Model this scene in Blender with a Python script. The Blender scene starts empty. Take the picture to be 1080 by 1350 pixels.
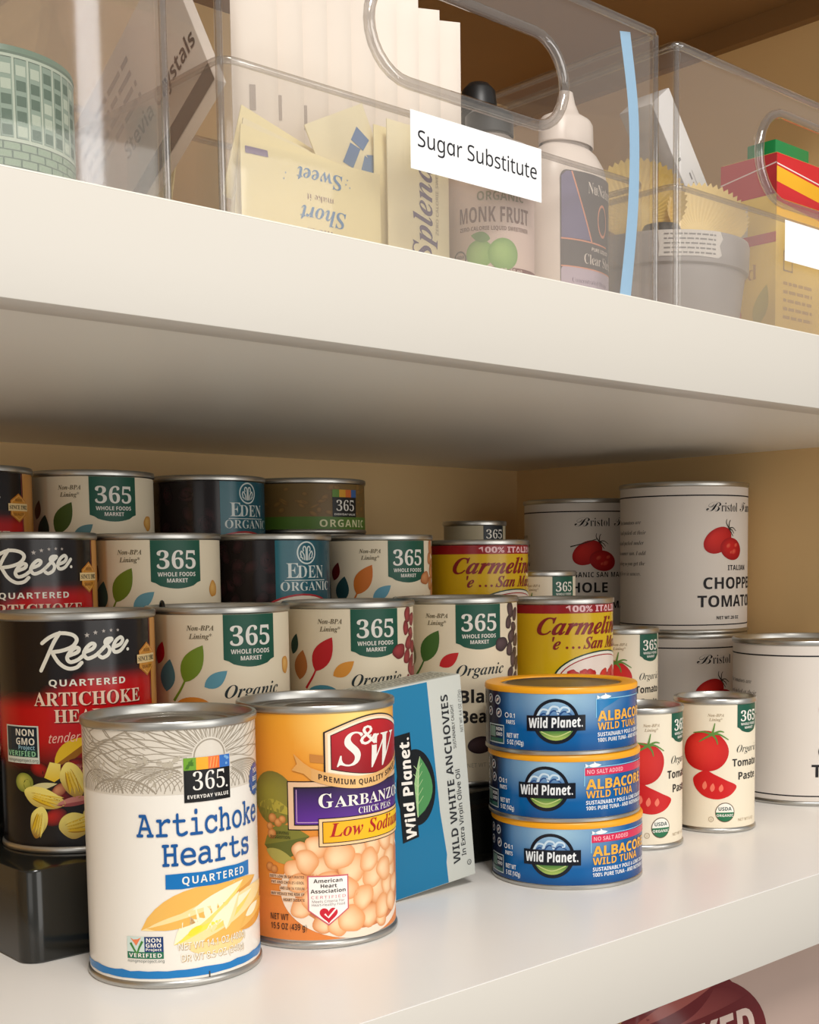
import bpy, bmesh, math, random
from mathutils import Vector, Matrix, geometry
random.seed(7)
scene = bpy.context.scene
S = 0.001                                   # everything below is written in millimetres
PI = math.pi

# ------------------------------------------------------------------ camera
cd = bpy.data.cameras.new('camera')
cd.sensor_fit = 'HORIZONTAL'
cd.sensor_width = 36.0
cd.lens = 1688.134 / 1080 * 36
cd.shift_x = -(621.06 - 540) / 1080
cd.shift_y = (885.23 - 675) / 1080
cd.clip_start = 0.01
cam = bpy.data.objects.new('camera', cd)
scene.collection.objects.link(cam)
yaw, pitch, roll = 0.759786, 0.087847, -0.010206
fw = Vector((math.sin(yaw)*math.cos(pitch), math.cos(yaw)*math.cos(pitch), -math.sin(pitch)))
r0 = fw.cross(Vector((0, 0, 1))).normalized()
u0 = r0.cross(fw)
rv = math.cos(roll)*r0 + math.sin(roll)*u0
uv_ = -math.sin(roll)*r0 + math.cos(roll)*u0
CAM = Vector((-222.67, -398.207, 178.852))
M = Matrix((rv, uv_, -fw)).transposed().to_4x4()
M.translation = CAM*S
cam.matrix_world = M
scene.camera = cam

# ------------------------------------------------------------------ light
scene.view_settings.view_transform = 'Standard'
scene.view_settings.look = 'None'
scene.view_settings.gamma = 1
scene.view_settings.exposure = 0.0
scene.cycles.use_denoising = True
scene.cycles.transparent_max_bounces = 32
scene.cycles.max_bounces = 10
scene.cycles.diffuse_bounces = 5
world = bpy.data.worlds.new('room')
scene.world = world
world.use_nodes = True
bg = world.node_tree.nodes['Background']
bg.inputs[0].default_value = (1.0, 0.96, 0.91, 1)
bg.inputs[1].default_value = 0.44

def area(name, loc, target, sx, sy, power, col):
    ld = bpy.data.lights.new(name, 'AREA')
    ld.shape = 'RECTANGLE'; ld.size = sx; ld.size_y = sy
    ld.energy = power; ld.color = col
    lo = bpy.data.objects.new(name, ld)
    scene.collection.objects.link(lo)
    lo.location = loc
    lo.rotation_euler = (Vector(target)-Vector(loc)).to_track_quat('-Z', 'Y').to_euler()
    return lo
area('ceiling_lamp', (-0.35, -1.15, 1.55), (0.25, 0.1, 0.1), 0.5, 0.5, 22.5, (1.0, 0.97, 0.92))
area('front_fill', (0.45, -2.2, 0.40), (0.25, 0.1, 0.1), 2.0, 1.3, 17, (1.0, 0.97, 0.92))  # unseen fill light added in front to brighten the depth of the shelves
area('left_fill', (-1.6, -1.2, 0.5), (0.25, 0.1, 0.1), 0.8, 0.8, 2, (1.0, 0.97, 0.92))  # weak unseen fill light added from the left to balance the brightness
area('doorway_daylight', (0.634, -1.206, 0.1), (0.05, 0.15, 0.1), 0.03, 2.0, 1.2, (0.92, 0.96, 1.0))

# ------------------------------------------------------------------ helpers
def lin(c):
    c = c/255
    return c/12.92 if c <= 0.04045 else ((c+0.055)/1.055)**2.4
def C(r, g=None, b=None):
    if g is None: g = b = r
    return (lin(r), lin(g), lin(b))

def mat(name, col, rough=0.5, metal=0.0, spec=0.5, noise=0.0, nscale=40, bump=0.0, bscale=300, coat=0.0):
    m = bpy.data.materials.new(name); m.use_nodes = True
    nt = m.node_tree; p = nt.nodes['Principled BSDF']
    p.inputs['Base Color'].default_value = (*col, 1)
    p.inputs['Roughness'].default_value = rough
    p.inputs['Metallic'].default_value = metal
    p.inputs['Specular IOR Level'].default_value = spec
    p.inputs['Coat Weight'].default_value = coat
    if noise or bump:
        tc = nt.nodes.new('ShaderNodeTexCoord')
    if noise:
        n = nt.nodes.new('ShaderNodeTexNoise'); n.inputs['Scale'].default_value = nscale
        n.inputs['Detail'].default_value = 5
        nt.links.new(tc.outputs['Object'], n.inputs['Vector'])
        mx = nt.nodes.new('ShaderNodeMix'); mx.data_type = 'RGBA'
        mx.inputs[6].default_value = (*[c*(1-noise) for c in col], 1)
        mx.inputs[7].default_value = (*[min(1, c*(1+noise)) for c in col], 1)
        nt.links.new(n.outputs['Fac'], mx.inputs[0])
        nt.links.new(mx.outputs[2], p.inputs['Base Color'])
    if bump:
        n2 = nt.nodes.new('ShaderNodeTexNoise'); n2.inputs['Scale'].default_value = bscale
        n2.inputs['Detail'].default_value = 4
        nt.links.new(tc.outputs['Object'], n2.inputs['Vector'])
        b = nt.nodes.new('ShaderNodeBump'); b.inputs['Strength'].default_value = bump
        b.inputs['Distance'].default_value = 0.001
        nt.links.new(n2.outputs['Fac'], b.inputs['Height'])
        nt.links.new(b.outputs['Normal'], p.inputs['Normal'])
    return m

def print_mat(name, rough, spec):
    m = bpy.data.materials.new(name); m.use_nodes = True
    nt = m.node_tree; p = nt.nodes['Principled BSDF']
    a = nt.nodes.new('ShaderNodeAttribute'); a.attribute_name = 'ink'
    nt.links.new(a.outputs['Color'], p.inputs['Base Color'])
    p.inputs['Roughness'].default_value = rough
    p.inputs['Specular IOR Level'].default_value = spec
    return m

def clear_mat(name, tint, base, edge, rough=0.03, haze=0.0):
    m = bpy.data.materials.new(name); m.use_nodes = True
    nt = m.node_tree; nt.nodes.clear()
    out = nt.nodes.new('ShaderNodeOutputMaterial')
    t = nt.nodes.new('ShaderNodeBsdfTransparent'); t.inputs[0].default_value = (*tint, 1)
    g = nt.nodes.new('ShaderNodeBsdfGlossy'); g.inputs['Roughness'].default_value = rough
    g.inputs['Color'].default_value = (1, 1, 1, 1)
    lw = nt.nodes.new('ShaderNodeLayerWeight'); lw.inputs['Blend'].default_value = 0.5
    pw = nt.nodes.new('ShaderNodeMath'); pw.operation = 'POWER'; pw.inputs[1].default_value = 4
    nt.links.new(lw.outputs['Facing'], pw.inputs[0])
    ml = nt.nodes.new('ShaderNodeMath'); ml.operation = 'MULTIPLY_ADD'
    ml.inputs[1].default_value = edge; ml.inputs[2].default_value = base
    nt.links.new(pw.outputs[0], ml.inputs[0])
    mx = nt.nodes.new('ShaderNodeMixShader')
    nt.links.new(ml.outputs[0], mx.inputs[0])
    nt.links.new(t.outputs[0], mx.inputs[1]); nt.links.new(g.outputs[0], mx.inputs[2])
    if haze:                                # scratch haze, with the room's pale reflection painted into it
        df = nt.nodes.new('ShaderNodeBsdfDiffuse'); df.inputs[0].default_value = (*C(226, 218, 208), 1)
        m2 = nt.nodes.new('ShaderNodeMixShader'); m2.inputs[0].default_value = haze
        nt.links.new(mx.outputs[0], m2.inputs[1]); nt.links.new(df.outputs[0], m2.inputs[2])
        nt.links.new(m2.outputs[0], out.inputs[0])
    else:
        nt.links.new(mx.outputs[0], out.inputs[0])
    return m

PAPER = print_mat('printed_paper', 0.42, 0.35)
GLOSS = print_mat('printed_gloss', 0.2, 0.32)
MATTE = print_mat('printed_matte', 0.6, 0.25)
STEEL = mat('tin_steel', (0.50, 0.49, 0.46), 0.33, 1.0)
STEEL_D = mat('tin_lid_steel', (0.30, 0.295, 0.28), 0.34, 1.0)
PAINT_SHADED = mat('cream_paint_shaded', C(215, 209, 199), 0.38, spec=0.4, noise=0.012, nscale=9, bump=0.10, bscale=120)  # same shelf paint, darkened on the front trim in place of shade
PAINT_UNDER_LIT = mat('cream_paint_lit_under', C(242, 237, 226), 0.38, spec=0.4, noise=0.012, nscale=9, bump=0.08, bscale=120)  # same shelf paint, lightened so the underside looks better lit
PAINT_TOP_LIT = mat('cream_paint_lit_top', C(245, 241, 236), 0.30, spec=0.45, noise=0.012, nscale=12, bump=0.05, bscale=90)  # same shelf paint, lightened so the top looks more brightly lit
PAINT_WALL = mat('beige_wall_paint', C(236, 202, 146), 0.6, noise=0.03, nscale=14, bump=0.12, bscale=200)
SHADED_BOARD = mat('shaded_brown_board', C(140, 104, 62), 0.55, noise=0.10, nscale=18)  # pale board in shade, the dimness put into a brown colour
RISER = mat('dark_metal', (0.012, 0.012, 0.010), 0.16, metal=0.0, spec=0.6)
YELLOW_LID = mat('yellow_plastic', C(246, 168, 18), 0.35, spec=0.5)
CLEAR = clear_mat('clear_plastic', (0.978, 0.972, 0.964), 0.035, 0.55, haze=0.046)
CLEAR_RIM = clear_mat('clear_plastic_rim', (0.80, 0.78, 0.76), 0.16, 0.75, 0.06)

def link(me, name, m, parent=None, loc=None):
    o = bpy.data.objects.new(name, me)
    scene.collection.objects.link(o)
    if m is not None:
        for k in (m if isinstance(m, (list, tuple)) else [m]): me.materials.append(k)
    if parent: o.parent = parent
    if loc is not None: o.location = Vector(loc)*S
    return o

def mesh(name, verts, faces, m, parent=None, loc=None, smooth=None):
    me = bpy.data.meshes.new(name)
    me.from_pydata([(a*S, b*S, c*S) for a, b, c in verts], [], faces)
    me.validate(); me.update()
    bm = bmesh.new(); bm.from_mesh(me)
    bmesh.ops.recalc_face_normals(bm, faces=bm.faces); bm.to_mesh(me); bm.free()
    if smooth is not None:
        for p in me.polygons: p.use_smooth = True
        me.set_sharp_from_angle(angle=math.radians(smooth))
    return link(me, name, m, parent, loc)

def empty(name, loc, label, cat, group=None, rz=0):
    o = bpy.data.objects.new(name, None)
    o.empty_display_size = 0.01
    scene.collection.objects.link(o)
    o.location = Vector(loc)*S; o.rotation_euler = (0, 0, rz)
    return tag(o, label, cat, group)
def tag(o, label, cat, group=None):
    o['label'] = label; o['category'] = cat
    if group: o['group'] = group
    return o
def struct(o):
    o['kind'] = 'structure'; return o

def lathe(name, prof, m, parent=None, loc=None, n=96, smooth=40, closed=False, sx=1.0, sy=1.0):
    v, f = [], []
    for r, z in prof:
        for i in range(n):
            a = 2*PI*i/n
            v.append((r*math.cos(a)*sx, r*math.sin(a)*sy, z))
    for j in range(len(prof)-1):
        for i in range(n):
            k = (i+1) % n
            f.append((j*n+i, j*n+k, (j+1)*n+k, (j+1)*n+i))
    if prof[0][0] > 0.01: f.append(tuple(range(n-1, -1, -1))) if closed else None
    if prof[-1][0] > 0.01 and closed: f.append(tuple((len(prof)-1)*n+i for i in range(n)))
    return mesh(name, v, f, m, parent, loc, smooth)

def box_bm(x0, x1, y0, y1, z0, z1, bev=0.0, seg=2):
    bm = bmesh.new()
    bmesh.ops.create_cube(bm, size=1)
    for q in bm.verts:
        q.co = Vector((x0+(q.co.x+.5)*(x1-x0), y0+(q.co.y+.5)*(y1-y0), z0+(q.co.z+.5)*(z1-z0)))*S
    if bev: bmesh.ops.bevel(bm, geom=bm.edges[:], offset=bev*S, segments=seg, affect='EDGES', profile=0.5)
    return bm
def box(name, x0, x1, y0, y1, z0, z1, m, parent=None, bev=0.0, loc=None, seg=2):
    bm = box_bm(x0, x1, y0, y1, z0, z1, bev, seg)
    me = bpy.data.meshes.new(name); bm.to_mesh(me); bm.free()
    for p in me.polygons: p.use_smooth = True
    me.set_sharp_from_angle(angle=math.radians(35))
    return link(me, name, m, parent, loc)

def tube(name, pts, r, m, parent=None, loc=None, closed=False, n=10, flat=1.0):
    """a round bar swept along a chain of points"""
    P = [Vector(p) for p in pts]; N = len(P); v, f = [], []
    prev = None
    for i in range(N):
        a = P[(i-1) % N] if closed or i > 0 else P[i]
        b = P[(i+1) % N] if closed or i < N-1 else P[i]
        t = (b-a).normalized()
        if prev is None:
            up = Vector((0, 0, 1)) if abs(t.z) < 0.9 else Vector((0, 1, 0))
            nrm = t.cross(up).normalized()
        else:
            nrm = (prev - t*prev.dot(t)).normalized()
        prev = nrm; bi = t.cross(nrm)
        rr = r[i] if isinstance(r, (list, tuple)) else r
        for k in range(n):
            an = 2*PI*k/n
            v.append(tuple(P[i] + nrm*math.cos(an)*rr + bi*math.sin(an)*rr*flat))
    for i in range(N if closed else N-1):
        j = (i+1) % N
        for k in range(n):
            l = (k+1) % n
            f.append((i*n+k, i*n+l, j*n+l, j*n+k))
    if not closed:
        f.append(tuple(range(n-1, -1, -1))); f.append(tuple((N-1)*n+k for k in range(n)))
    return mesh(name, v, f, m, parent, loc, 60)

# ------------------------------------------------------------------ printed lettering and artwork
STY = dict(serifb=(0x1D400, 0x1D7CE), serifi=(0x1D434, None), serifbi=(0x1D468, 0x1D7CE), script=(0x1D4D0, None),
           sans=(0x1D5A0, 0x1D7E2), sansb=(0x1D5D4, 0x1D7EC), sansi=(0x1D608, 0x1D7E2), sansbi=(0x1D63C, 0x1D7EC),
           mono=(0x1D670, 0x1D7F6))
def fancy(s, style):
    if style not in STY: return s
    A, D = STY[style]; out = ''
    for ch in s:
        if 'A' <= ch <= 'Z': out += chr(A+ord(ch)-65)
        elif 'a' <= ch <= 'z': out += 'ℎ' if (style == 'serifi' and ch == 'h') else chr(A+26+ord(ch)-97)
        elif '0' <= ch <= '9' and D: out += chr(D+ord(ch)-48)
        else: out += ch
    return out
_cache = {}
def glyphs(s, style, bold=0.0, track=1.0):
    key = (s, style, bold, track)
    if key in _cache: return _cache[key]
    cu = bpy.data.curves.new('t', 'FONT')
    cu.body = fancy(s, style); cu.size = 1; cu.offset = bold; cu.space_character = track
    cu.resolution_u = 2; cu.fill_mode = 'FRONT'
    ob = bpy.data.objects.new('t', cu)
    me = ob.to_mesh()
    me.calc_loop_triangles()
    v = [(q.co.x, q.co.y) for q in me.vertices]
    t = [tuple(x.vertices) for x in me.loop_triangles]
    ob.to_mesh_clear(); bpy.data.objects.remove(ob); bpy.data.curves.remove(cu)
    _cache[key] = (v, t)
    return v, t
_cap = {}
def cap(style):
    if style not in _cap:
        v, _ = glyphs('H', style); ys = [q[1] for q in v]
        _cap[style] = max(ys)-min(ys)
    return _cap[style]
def prop(s, style, bold, gap, space):
    """set a fixed-pitch face proportionally, letter by letter"""
    V, T, x = [], [], 0.0
    for ch in s:
        if ch == ' ': x += space; continue
        v, t = glyphs(ch, style, bold)
        x0 = min(q[0] for q in v); x1 = max(q[0] for q in v); b = len(V)
        V += [(q[0]-x0+x, q[1]) for q in v]; T += [tuple(i+b for i in q) for q in t]
        x += x1-x0+gap
    return V, T

def smooth_line(P, n=8, closed=False):
    out = []; N = len(P)
    for i in range(N if closed else N-1):
        g = lambda k: P[k % N] if closed else P[max(0, min(N-1, k))]
        a, b, c, d = g(i-1), g(i), g(i+1), g(i+2)
        for j in range(n):
            t = j/n
            out.append(tuple(0.5*(2*b[k]+(c[k]-a[k])*t+(2*a[k]-5*b[k]+4*c[k]-d[k])*t*t+(3*b[k]-a[k]-3*c[k]+d[k])*t**3) for k in (0, 1)))
    if not closed: out.append(tuple(P[-1]))
    return out

class Art:
    """flat printed artwork in millimetres; every polygon is convex and has its own ink"""
    def __init__(self): self.p = []
    def tri(self, pts, cols, L):
        self.p.append(([(*q, *c) for q, c in zip(pts, cols)], L))
    def poly(self, pts, col, L=0):
        """any simple outline; col one ink or a function of (u, v)"""
        f = col if callable(col) else (lambda u, v: col)
        for t in geometry.tessellate_polygon([[Vector((a, b, 0)) for a, b in pts]]):
            q = [pts[i] for i in t]
            self.tri(q, [f(*k) for k in q], L)
    def rect(self, u0, u1, v0, v1, col, L=0, ru=0):
        if ru:
            pts = []
            for cx, cy, a0 in ((u1-ru, v1-ru, 0), (u0+ru, v1-ru, 90), (u0+ru, v0+ru, 180), (u1-ru, v0+ru, 270)):
                for k in range(5):
                    a = math.radians(a0+k*22.5); pts.append((cx+ru*math.cos(a), cy+ru*math.sin(a)))
            self.poly(pts, col, L)
        else:
            f = col if callable(col) else (lambda u, v: col)
            q = [(u0, v0), (u1, v0), (u1, v1), (u0, v1)]
            self.tri(q, [f(*k) for k in q], L)
    def frame(self, u0, u1, v0, v1, w, col, L):
        self.rect(u0, u1, v0, v0+w, col, L); self.rect(u0, u1, v1-w, v1, col, L)
        self.rect(u0, u0+w, v0, v1, col, L); self.rect(u1-w, u1, v0, v1, col, L)
    def ell(self, cu, cv, ru, rv_, col, L=0, rot=0, edge=None, off=(-.25, .3), n=26, wob=0.0):
        """an oval, plain or with ink running from a light spot to its rim"""
        ca, sa = math.cos(math.radians(rot)), math.sin(math.radians(rot))
        ph = random.random()*6
        def pt(t, a):
            k = 1+wob*math.sin(3*a+ph)+wob*.6*math.sin(5*a+2*ph)
            x, y = ru*t*math.cos(a)*k+off[0]*ru*(1-t), rv_*t*math.sin(a)*k+off[1]*rv_*(1-t)
            return (cu+x*ca-y*sa, cv+x*sa+y*ca)
        if edge is None:
            self.poly([pt(1, 2*PI*i/n) for i in range(n)], col, L); return
        mix = lambda t: tuple(a+(b-a)*t for a, b in zip(col, edge))
        rings = (0.0, .35, .65, .85, 1.0)
        for j in range(4):
            t0, t1 = rings[j], rings[j+1]; c0, c1 = mix(t0**1.6), mix(t1**1.6)
            for i in range(n):
                a, b = 2*PI*i/n, 2*PI*(i+1)/n
                if j == 0: self.tri([pt(0, 0), pt(t1, a), pt(t1, b)], [c0, c1, c1], L)
                else: self.tri([pt(t0, a), pt(t1, a), pt(t1, b), pt(t0, b)], [c0, c1, c1, c0], L)
    def line(self, P, w, col, L=0, smooth=0, caps=False):
        if smooth: P = smooth_line(P, smooth)
        ws = w if isinstance(w, (list, tuple)) else [w, w]
        N = len(P); left, right = [], []
        for i in range(N):
            a, b = P[max(0, i-1)], P[min(N-1, i+1)]
            dx, dy = b[0]-a[0], b[1]-a[1]; l = math.hypot(dx, dy) or 1
            t = i/max(1, N-1)*(len(ws)-1); k = min(int(t), len(ws)-2); ww = (ws[k]+(ws[k+1]-ws[k])*(t-k))/2
            left.append((P[i][0]-dy/l*ww, P[i][1]+dx/l*ww)); right.append((P[i][0]+dy/l*ww, P[i][1]-dx/l*ww))
        f = col if callable(col) else (lambda u, v: col)
        for i in range(N-1):
            q = [left[i], right[i], right[i+1], left[i+1]]
            self.tri(q, [f(*k) for k in q], L)
        if caps:
            self.ell(*P[0], ws[0]/2, ws[0]/2, f(*P[0]), L, n=10); self.ell(*P[-1], ws[-1]/2, ws[-1]/2, f(*P[-1]), L, n=10)
    def leaf(self, base, tip, w, col, L=0, skew=0.0, col2=None):
        bx, by = base; dx, dy = tip[0]-bx, tip[1]-by
        f = lambda t, s: (bx+dx*t-dy*s, by+dy*t+dx*s)
        n = 10; l = math.hypot(dx, dy); k = w/l
        sh = lambda t: k*math.sin(PI*t**0.85)**0.9 if 0 < t < 1 else 0
        A = [f(i/n, sh(i/n)*(1+skew)) for i in range(n+1)]
        B = [f(i/n, -sh(i/n)*(1-skew)) for i in range(n+1)]
        Mi = [f(i/n, 0) for i in range(n+1)]
        c2 = col2 or col
        for i in range(n):
            self.tri([A[i], Mi[i], Mi[i+1], A[i+1]], [col]*4, L)
            self.tri([B[i], B[i+1], Mi[i+1], Mi[i]], [c2]*4, L)
    def text(self, s, u, v, h, col, L=2, style='plain', u1=None, align='l', bold=0.0, slant=0.0, rot=0, arc=None,
             track=1.0, slope=0.0, grow=0.0, gap=None, space=0.4):
        """h is the cap height; u1 stretches the line to end there; arc(u) lifts the line"""
        V, T = prop(s, style, bold, gap, space) if gap is not None else glyphs(s, style, bold, track)
        if not V: return
        k = h/cap(style)
        x0 = min(q[0] for q in V); x1 = max(q[0] for q in V)
        kx = k if u1 is None else (u1-u)/(x1-x0)
        wid = (x1-x0)*kx
        ofs = {'l': 0, 'c': -wid/2, 'r': -wid}[align]
        cr, sr = math.cos(math.radians(rot)), math.sin(math.radians(rot))
        P = []
        for a, b in V:
            y = b*k; x = (a-x0)*kx+ofs+slant*y
            if grow: y *= 1+grow*(x/max(wid, .01))
            y += slope*x
            if arc: y += arc(x)
            P.append((u+x*cr-y*sr, v+x*sr+y*cr))
        f = col if callable(col) else (lambda a, b: col)
        for t in T:
            q = [P[i] for i in t]
            self.tri(q, [f(*k) for k in q], L)
    def greek(self, u0, u1, v, h, col, L=2, seed=0):
        """a line of print too small to read in the photograph: short dark dashes the length of its words"""
        rnd = random.Random(seed+int(v*13)+int(u0*7)); x = u0
        while x < u1:
            w = rnd.uniform(1.2, 3.2)*h*.9
            self.rect(x, min(u1, x+w), v, v+h*.62, col, L); x += w+h*.45

def split(poly, axis, step):
    lo = min(p[axis] for p in poly); hi = max(p[axis] for p in poly)
    if math.floor(lo/step+1e-9) == math.floor(hi/step-1e-9): return [poly]
    out, cur = [], poly
    k = math.floor(lo/step+1e-9)+1
    while k*step < hi-1e-9:
        x = k*step; A, B = [], []
        n = len(cur)
        for i in range(n):
            p, q = cur[i], cur[(i+1) % n]
            ip, iq = p[axis] <= x, q[axis] <= x
            (A if ip else B).append(p)
            if p[axis] == x: B.append(p)
            if (p[axis]-x)*(q[axis]-x) < 0:
                t = (x-p[axis])/(q[axis]-p[axis])
                m_ = tuple(a+(b-a)*t for a, b in zip(p, q)); A.append(m_); B.append(m_)
        if len(A) > 2: out.append(A)
        cur = B; k += 1
        if len(cur) < 3: break
    if len(cur) > 2: out.append(cur)
    return out

def printed(name, art, fn, m, parent=None, su=3.0, sv=None, base=None, o0=0.10, ol=0.06):
    """one mesh for a printed surface: base quads plus artwork laid on it; fn(u, v, offset) -> (point, normal)"""
    V, F, K, NR = [], [], [], []
    def add(poly, off):
        i0 = len(V)
        for q in poly:
            p, n = fn(q[0], q[1], off)
            V.append((p[0]*S, p[1]*S, p[2]*S)); NR.append(n); K.append((q[2], q[3], q[4], 1.0))
        F.append(tuple(range(i0, len(V))))
    if base:
        us, vs, f = base
        for i in range(len(us)-1):
            for j in range(len(vs)-1):
                q = [(us[i], vs[j]), (us[i+1], vs[j]), (us[i+1], vs[j+1]), (us[i], vs[j+1])]
                add([(*k, *f(*k)) for k in q], 0.0)
    for poly, L in art.p:
        ar = sum(poly[i][0]*poly[(i+1) % len(poly)][1]-poly[(i+1) % len(poly)][0]*poly[i][1] for i in range(len(poly)))
        if ar < 0: poly = poly[::-1]
        if abs(ar) < 1e-6: continue
        ps = split(poly, 0, su) if su else [poly]
        if sv: ps = [r for q in ps for r in split(q, 1, sv)]
        for q in ps: add(q, o0+ol*L)
    me = bpy.data.meshes.new(name)
    me.from_pydata(V, [], F)
    at = me.color_attributes.new('ink', 'FLOAT_COLOR', 'POINT')
    at.data.foreach_set('color', [x for k in K for x in k])
    for p in me.polygons: p.use_smooth = True
    me.normals_split_custom_set_from_vertices(NR)
    return link(me, name, m, parent)

def sleeve(art, R, z0, z1, phi, base, m, parent, name='label', nu=128, vs=None):
    """a paper label wrapped round a can; u = 0 faces the direction phi"""
    def fn(u, v, off):
        a = phi+u/R; n = (math.cos(a), math.sin(a), 0)
        return ((R+off)*n[0], (R+off)*n[1], v), n
    f = base if callable(base) else (lambda u, v: base)
    us = [-PI*R+2*PI*R*i/nu for i in range(nu+1)]
    if vs is None: vs = [z0+(z1-z0)*j/12 for j in range(13)]
    return printed(name, art, fn, m, parent, 3.0, None, (us, vs, f))

def flat(name, art, origin, ux, vx, m, parent, w=None, h=None, base=None, nrm=None):
    """artwork on a plane: origin + u*ux + v*vx"""
    o = Vector(origin); ux = Vector(ux).normalized(); vx = Vector(vx).normalized()
    n = Vector(nrm) if nrm else ux.cross(vx)
    def fn(u, v, off): return tuple(o+ux*u+vx*v+n*off), tuple(n)
    b = None
    if base is not None: b = ([0, w], [0, h], (base if callable(base) else (lambda u, v: base)))
    return printed(name, art, fn, m, parent, None, None, b)

def lerp(a, b, t):
    t = max(0, min(1, t)); return tuple(x+(y-x)*t for x, y in zip(a, b))

# ------------------------------------------------------------------ the pantry shelves
H, T_SH, D, XR = 262.05, 40.87, 488.0, 684.0
XL = -420.0
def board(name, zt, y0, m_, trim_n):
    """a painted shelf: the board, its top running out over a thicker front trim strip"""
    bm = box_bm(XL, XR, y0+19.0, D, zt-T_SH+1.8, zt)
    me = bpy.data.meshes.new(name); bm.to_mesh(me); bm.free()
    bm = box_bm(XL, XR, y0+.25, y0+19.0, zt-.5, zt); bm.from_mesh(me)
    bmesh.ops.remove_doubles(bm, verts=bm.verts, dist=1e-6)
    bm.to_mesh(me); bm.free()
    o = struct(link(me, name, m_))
    struct(box('trim_%d' % trim_n, XL, XR, y0, y0+19.0, zt-T_SH, zt-.5, PAINT_SHADED, bev=0.4))
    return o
tag(board('shelf', 0, -18.4, PAINT_TOP_LIT, 1), 'cream painted lower shelf holding the cans', 'shelf')
tag(board('shelf', H+T_SH, 0, PAINT_UNDER_LIT, 2), 'cream painted upper shelf holding the clear bins', 'shelf')
tag(board('shelf', -303, -10, PAINT_TOP_LIT, 3), 'lowest shelf under the bag of snacks', 'shelf')
tag(board('shelf', 605+T_SH, 0, SHADED_BOARD, 4), 'topmost shelf over the clear bins', 'shelf')
struct(box('wall_back', XL, XR, D, D+18, -344, 700, PAINT_WALL))
struct(box('wall_right', XR, XR+18, -18, D+18, -344, 700, PAINT_WALL))
struct(box('wall_left', XL-18, XL, -18, D+18, -344, 700, PAINT_WALL))
struct(box('trim_5', XR-9, XR, 20, D, 590, 605+1.7, SHADED_BOARD))
# ------------------------------------------------------------------ cans
INK = C(38, 34, 32)
W = C(240, 235, 226)
CREAM = C(233, 224, 204)
GREEN365 = C(14, 84, 64)
def phi_of(x, y): return math.atan2(CAM.y-y, CAM.x-x)

def can_shell(root, R, h, lid=True, ring=None, body=STEEL, lidm=STEEL_D, n=96):
    Rb = R-1.15
    lathe('can_body', [(R-9, 2.6), (R-3.4, 2.4), (R-2.8, 0.4), (R-1.3, 0), (R-.35, .35), (R, 1.2), (R-.1, 2.4), (R-.6, 3.0), (Rb, 3.5),
                       (Rb, h-4.2), (R-.7, h-3.7), (R-.1, h-3.2), (R, h-2.4), (R, h-.9), (R-.4, h-.2), (R-1.0, h), (R-1.8, h-.15),
                       (R-2.3, h-.8), (R-2.6, h-4.3)], body, root, n=n)
    q = h-4.3
    l = lathe('lid', [(R-2.55, q+.3), (R-3.2, q-.5), (R-4.2, q-.5), (R-5.0, q+.5), (R-6.6, q+.7), (R-7.4, q), (R-10, q), (R-10.8, q+.6), (R-12, q+.6),
                  (R-12.8, q-.1), (R*.45, q-.1), (R*.42, q+.4), (R*.38, q+.4), (R*.35, q-.1), (0.02, q-.1)], lidm, root, n=n)
    if ring is not None:                        # an easy-open ring standing up a little at the rim
        cx, cy = math.cos(ring)*(R-9), math.sin(ring)*(R-9); tx, ty = -math.sin(ring), math.cos(ring)
        tube('pull_ring', [(cx+tx*5.2*math.cos(t), cy+ty*5.2*math.cos(t), q+1.6+5.0*math.sin(t)) for t in [PI*k/14 for k in range(15)]], .8, RISER, l, n=8)
        tube('pull_tab', [(cx, cy, q+.9), (cx+math.cos(ring)*3.4, cy+math.sin(ring)*3.4, q+1.2)], 1.3, STEEL, l, n=8)
def can(name, pos, label, cat, group, art, base, m=PAPER, ring=None, v0=3.4, lidm=STEEL_D, body=STEEL, vs=None, spin=0.0):
    x, y, z, R, h = pos
    root = empty(name, (x, y, z), label, cat, group)
    can_shell(root, R, h, ring=ring, lidm=lidm, body=body)
    sleeve(art, R-0.9, v0, h-3.9, phi_of(x, y)+spin, base, m, root, vs=vs)
    return root

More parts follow.
